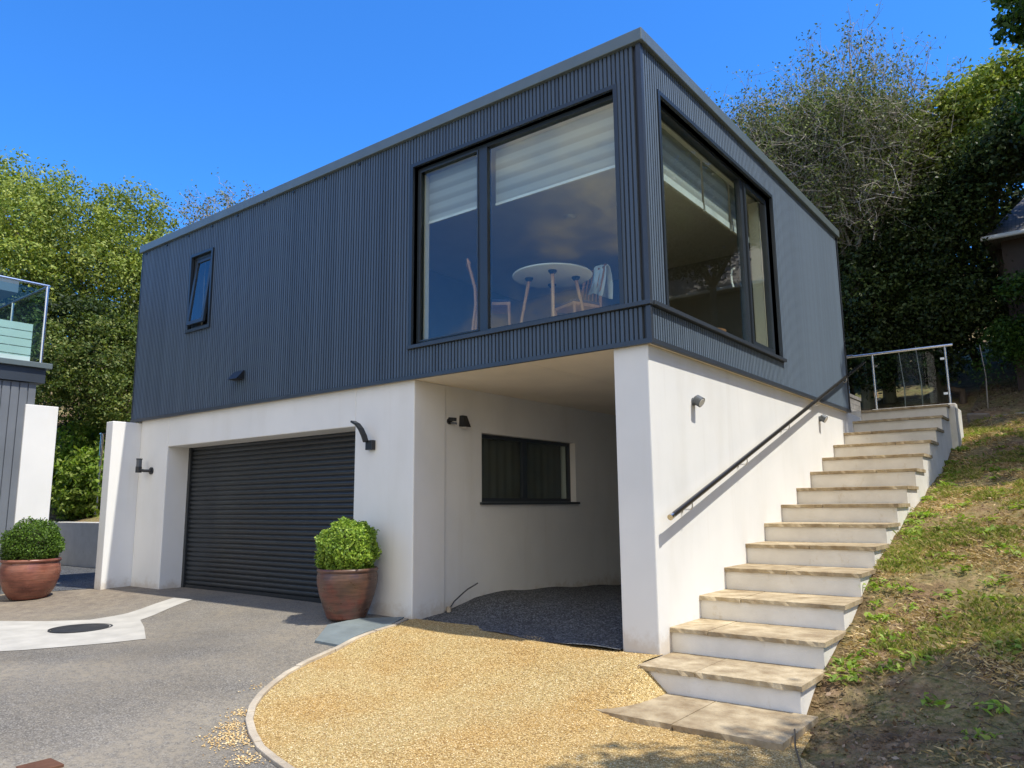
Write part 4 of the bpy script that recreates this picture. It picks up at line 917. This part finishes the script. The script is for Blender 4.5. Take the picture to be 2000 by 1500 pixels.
def pebbles(P, s):
    n = len(P); O = np.array([(1,0,0),(0,1,0),(-1,0,0),(0,-1,0),(0,0,.7),(0,0,-.7)],float)
    V = P[:,None,:]+O[None]*(s*rng.uniform(.5,1.2,n))[:,None,None]*rng.uniform(.7,1.3,(n,6,1)); th = rng.uniform(0,6.28,n)
    D = V-P[:,None,:]; c, s_ = np.cos(th)[:,None], np.sin(th)[:,None]; X = D[...,0]*c-D[...,1]*s_; Y = D[...,0]*s_+D[...,1]*c; V = np.stack([X,Y,D[...,2]],-1)+P[:,None,:]
    Fb = np.array([(0,1,4),(1,2,4),(2,3,4),(3,0,4)]); F = (np.arange(n)*6)[:,None,None]+Fb[None]; return V.reshape(-1,3), F.reshape(-1,3)
def m_peb():
    k = Mt('loose_pebble', rough=.8); geo = k.nd('ShaderNodeNewGeometry')
    k.col(k.ramp(geo.outputs['Random Per Island'], [(0,(.28,.17,.07)),(.35,(.45,.30,.12)),(.75,(.62,.44,.19)),(1,(.80,.66,.40))])); return k.m
MAT['peb'] = m_peb()
x = rng.uniform(-3.2, 2.6, 90000); y = rng.uniform(-4.6, .15, 90000)
k = [inside((a,b), gold) for a, b in zip(x, y)]; x, y = x[k], y[k]
P = np.array([(a,b,gg(a,b)+.002) for a, b in zip(x,y)]); V, F = pebbles(P, np.full(len(P), .0055))
tag(npmesh('loose_gravel', V, F, 'peb'), 'loose golden pebbles lying on the gravel area', 'gravel', kind='stuff')
P = []
for (cx, cy, n, s) in ((-1.75,-3.12,420,.10),(-1.95,-2.98,160,.06),(-2.15,-2.80,120,.05),(-1.35,-3.25,150,.07),(-2.6,-2.3,40,.1)):
    q = rng.normal(0,1,(n,2))*s+np.array([cx,cy]); P += [(a,b,g(a,b)+.006) for a, b in q if not inside((a,b), gold)]
V, F = pebbles(np.array(P), np.full(len(P), .008)); tag(npmesh('spilled_pebbles', V, F, 'peb'), 'golden pebbles spilled over the kerb on to the asphalt', 'gravel', kind='stuff')
P = rng.uniform(0,1,(5000,2))*np.array([2.7,5])+np.array([-3.2,.1]); P = np.array([(a,b,heap(a,b)) for a, b in P]); V, F = pebbles(P, np.full(len(P), .010)); tag(npmesh('slate_chips', V, F, 'dgrav'), 'dark slate chippings heaped under the carport', 'gravel', kind='stuff')
P = []
for n, (xa, xb, ya, yb) in ((9000,(1.36,3.3,-2.0,1.0)),(5000,(1.30,1.5,-1.2,8)),(5000,(1.4,4,1,10))):
    x = rng.uniform(xa, xb, n); y = rng.uniform(ya, yb, n); P += [(a,b,bank(a,b)+.004) for a, b in zip(x,y)]
V, F = pebbles(np.array(P), .004+.022*rng.random(len(P))**4); tag(npmesh('soil_clods', V, F, 'soil'), 'crumbs and clods of brown soil on the bare parts of the bank', 'soil', kind='stuff')
P = []
for i in range(110):
    x, y = rng.uniform(1.4,3.1), rng.uniform(-1.8,2.0); P.append((x,y,bank(x,y)+.01))
mb = MB()
for x, y, z in P:
    a = rng.uniform(0,6.28); L = rng.uniform(.04,.16); mb.tube([(x,y,z),(x+math.cos(a)*L*.5+.01,y+math.sin(a)*L*.5,z+.012),(x+math.cos(a)*L,y+math.sin(a)*L,bank(x+math.cos(a)*L,y+math.sin(a)*L)+.008)], .0028, 4, cap=False)
tag(mb.build('fallen_twigs', 'bark', None), 'small dry twigs fallen on the soil near the foot of the steps', 'twigs', kind='stuff')
# cable stub by the carport wall
t = thing('drain_pipe_stub', (-3.15,.75,.1), 'short black bent rod sticking up from a stub at the carport wall foot', 'pipe')
MB().tube([(-3.16,.66,.12),(-3.14,.72,.2),(-3.1,.84,.29),(-3.08,.9,.33),(-3.0,1.0,.40)], .008, 8).build('rod', 'black', t, smooth=True)
MB().tube([(-3.17,.66,-.02),(-3.17,.66,.14)], .03, 10).build('stub', 'curb', t, smooth=True)
t = thing('garden_cable', (1.6,-1.4,-.25), 'thin dark cable lying across the soil at the foot of the steps', 'cable')
MB().tube([(1.40,-.9,-.17),(1.48,-1.15,-.2),(1.6,-1.42,-.245),(1.85,-1.6,-.20),(2.2,-1.6,-.13)], .006, 6).build('cable', 'black', t, smooth=True)
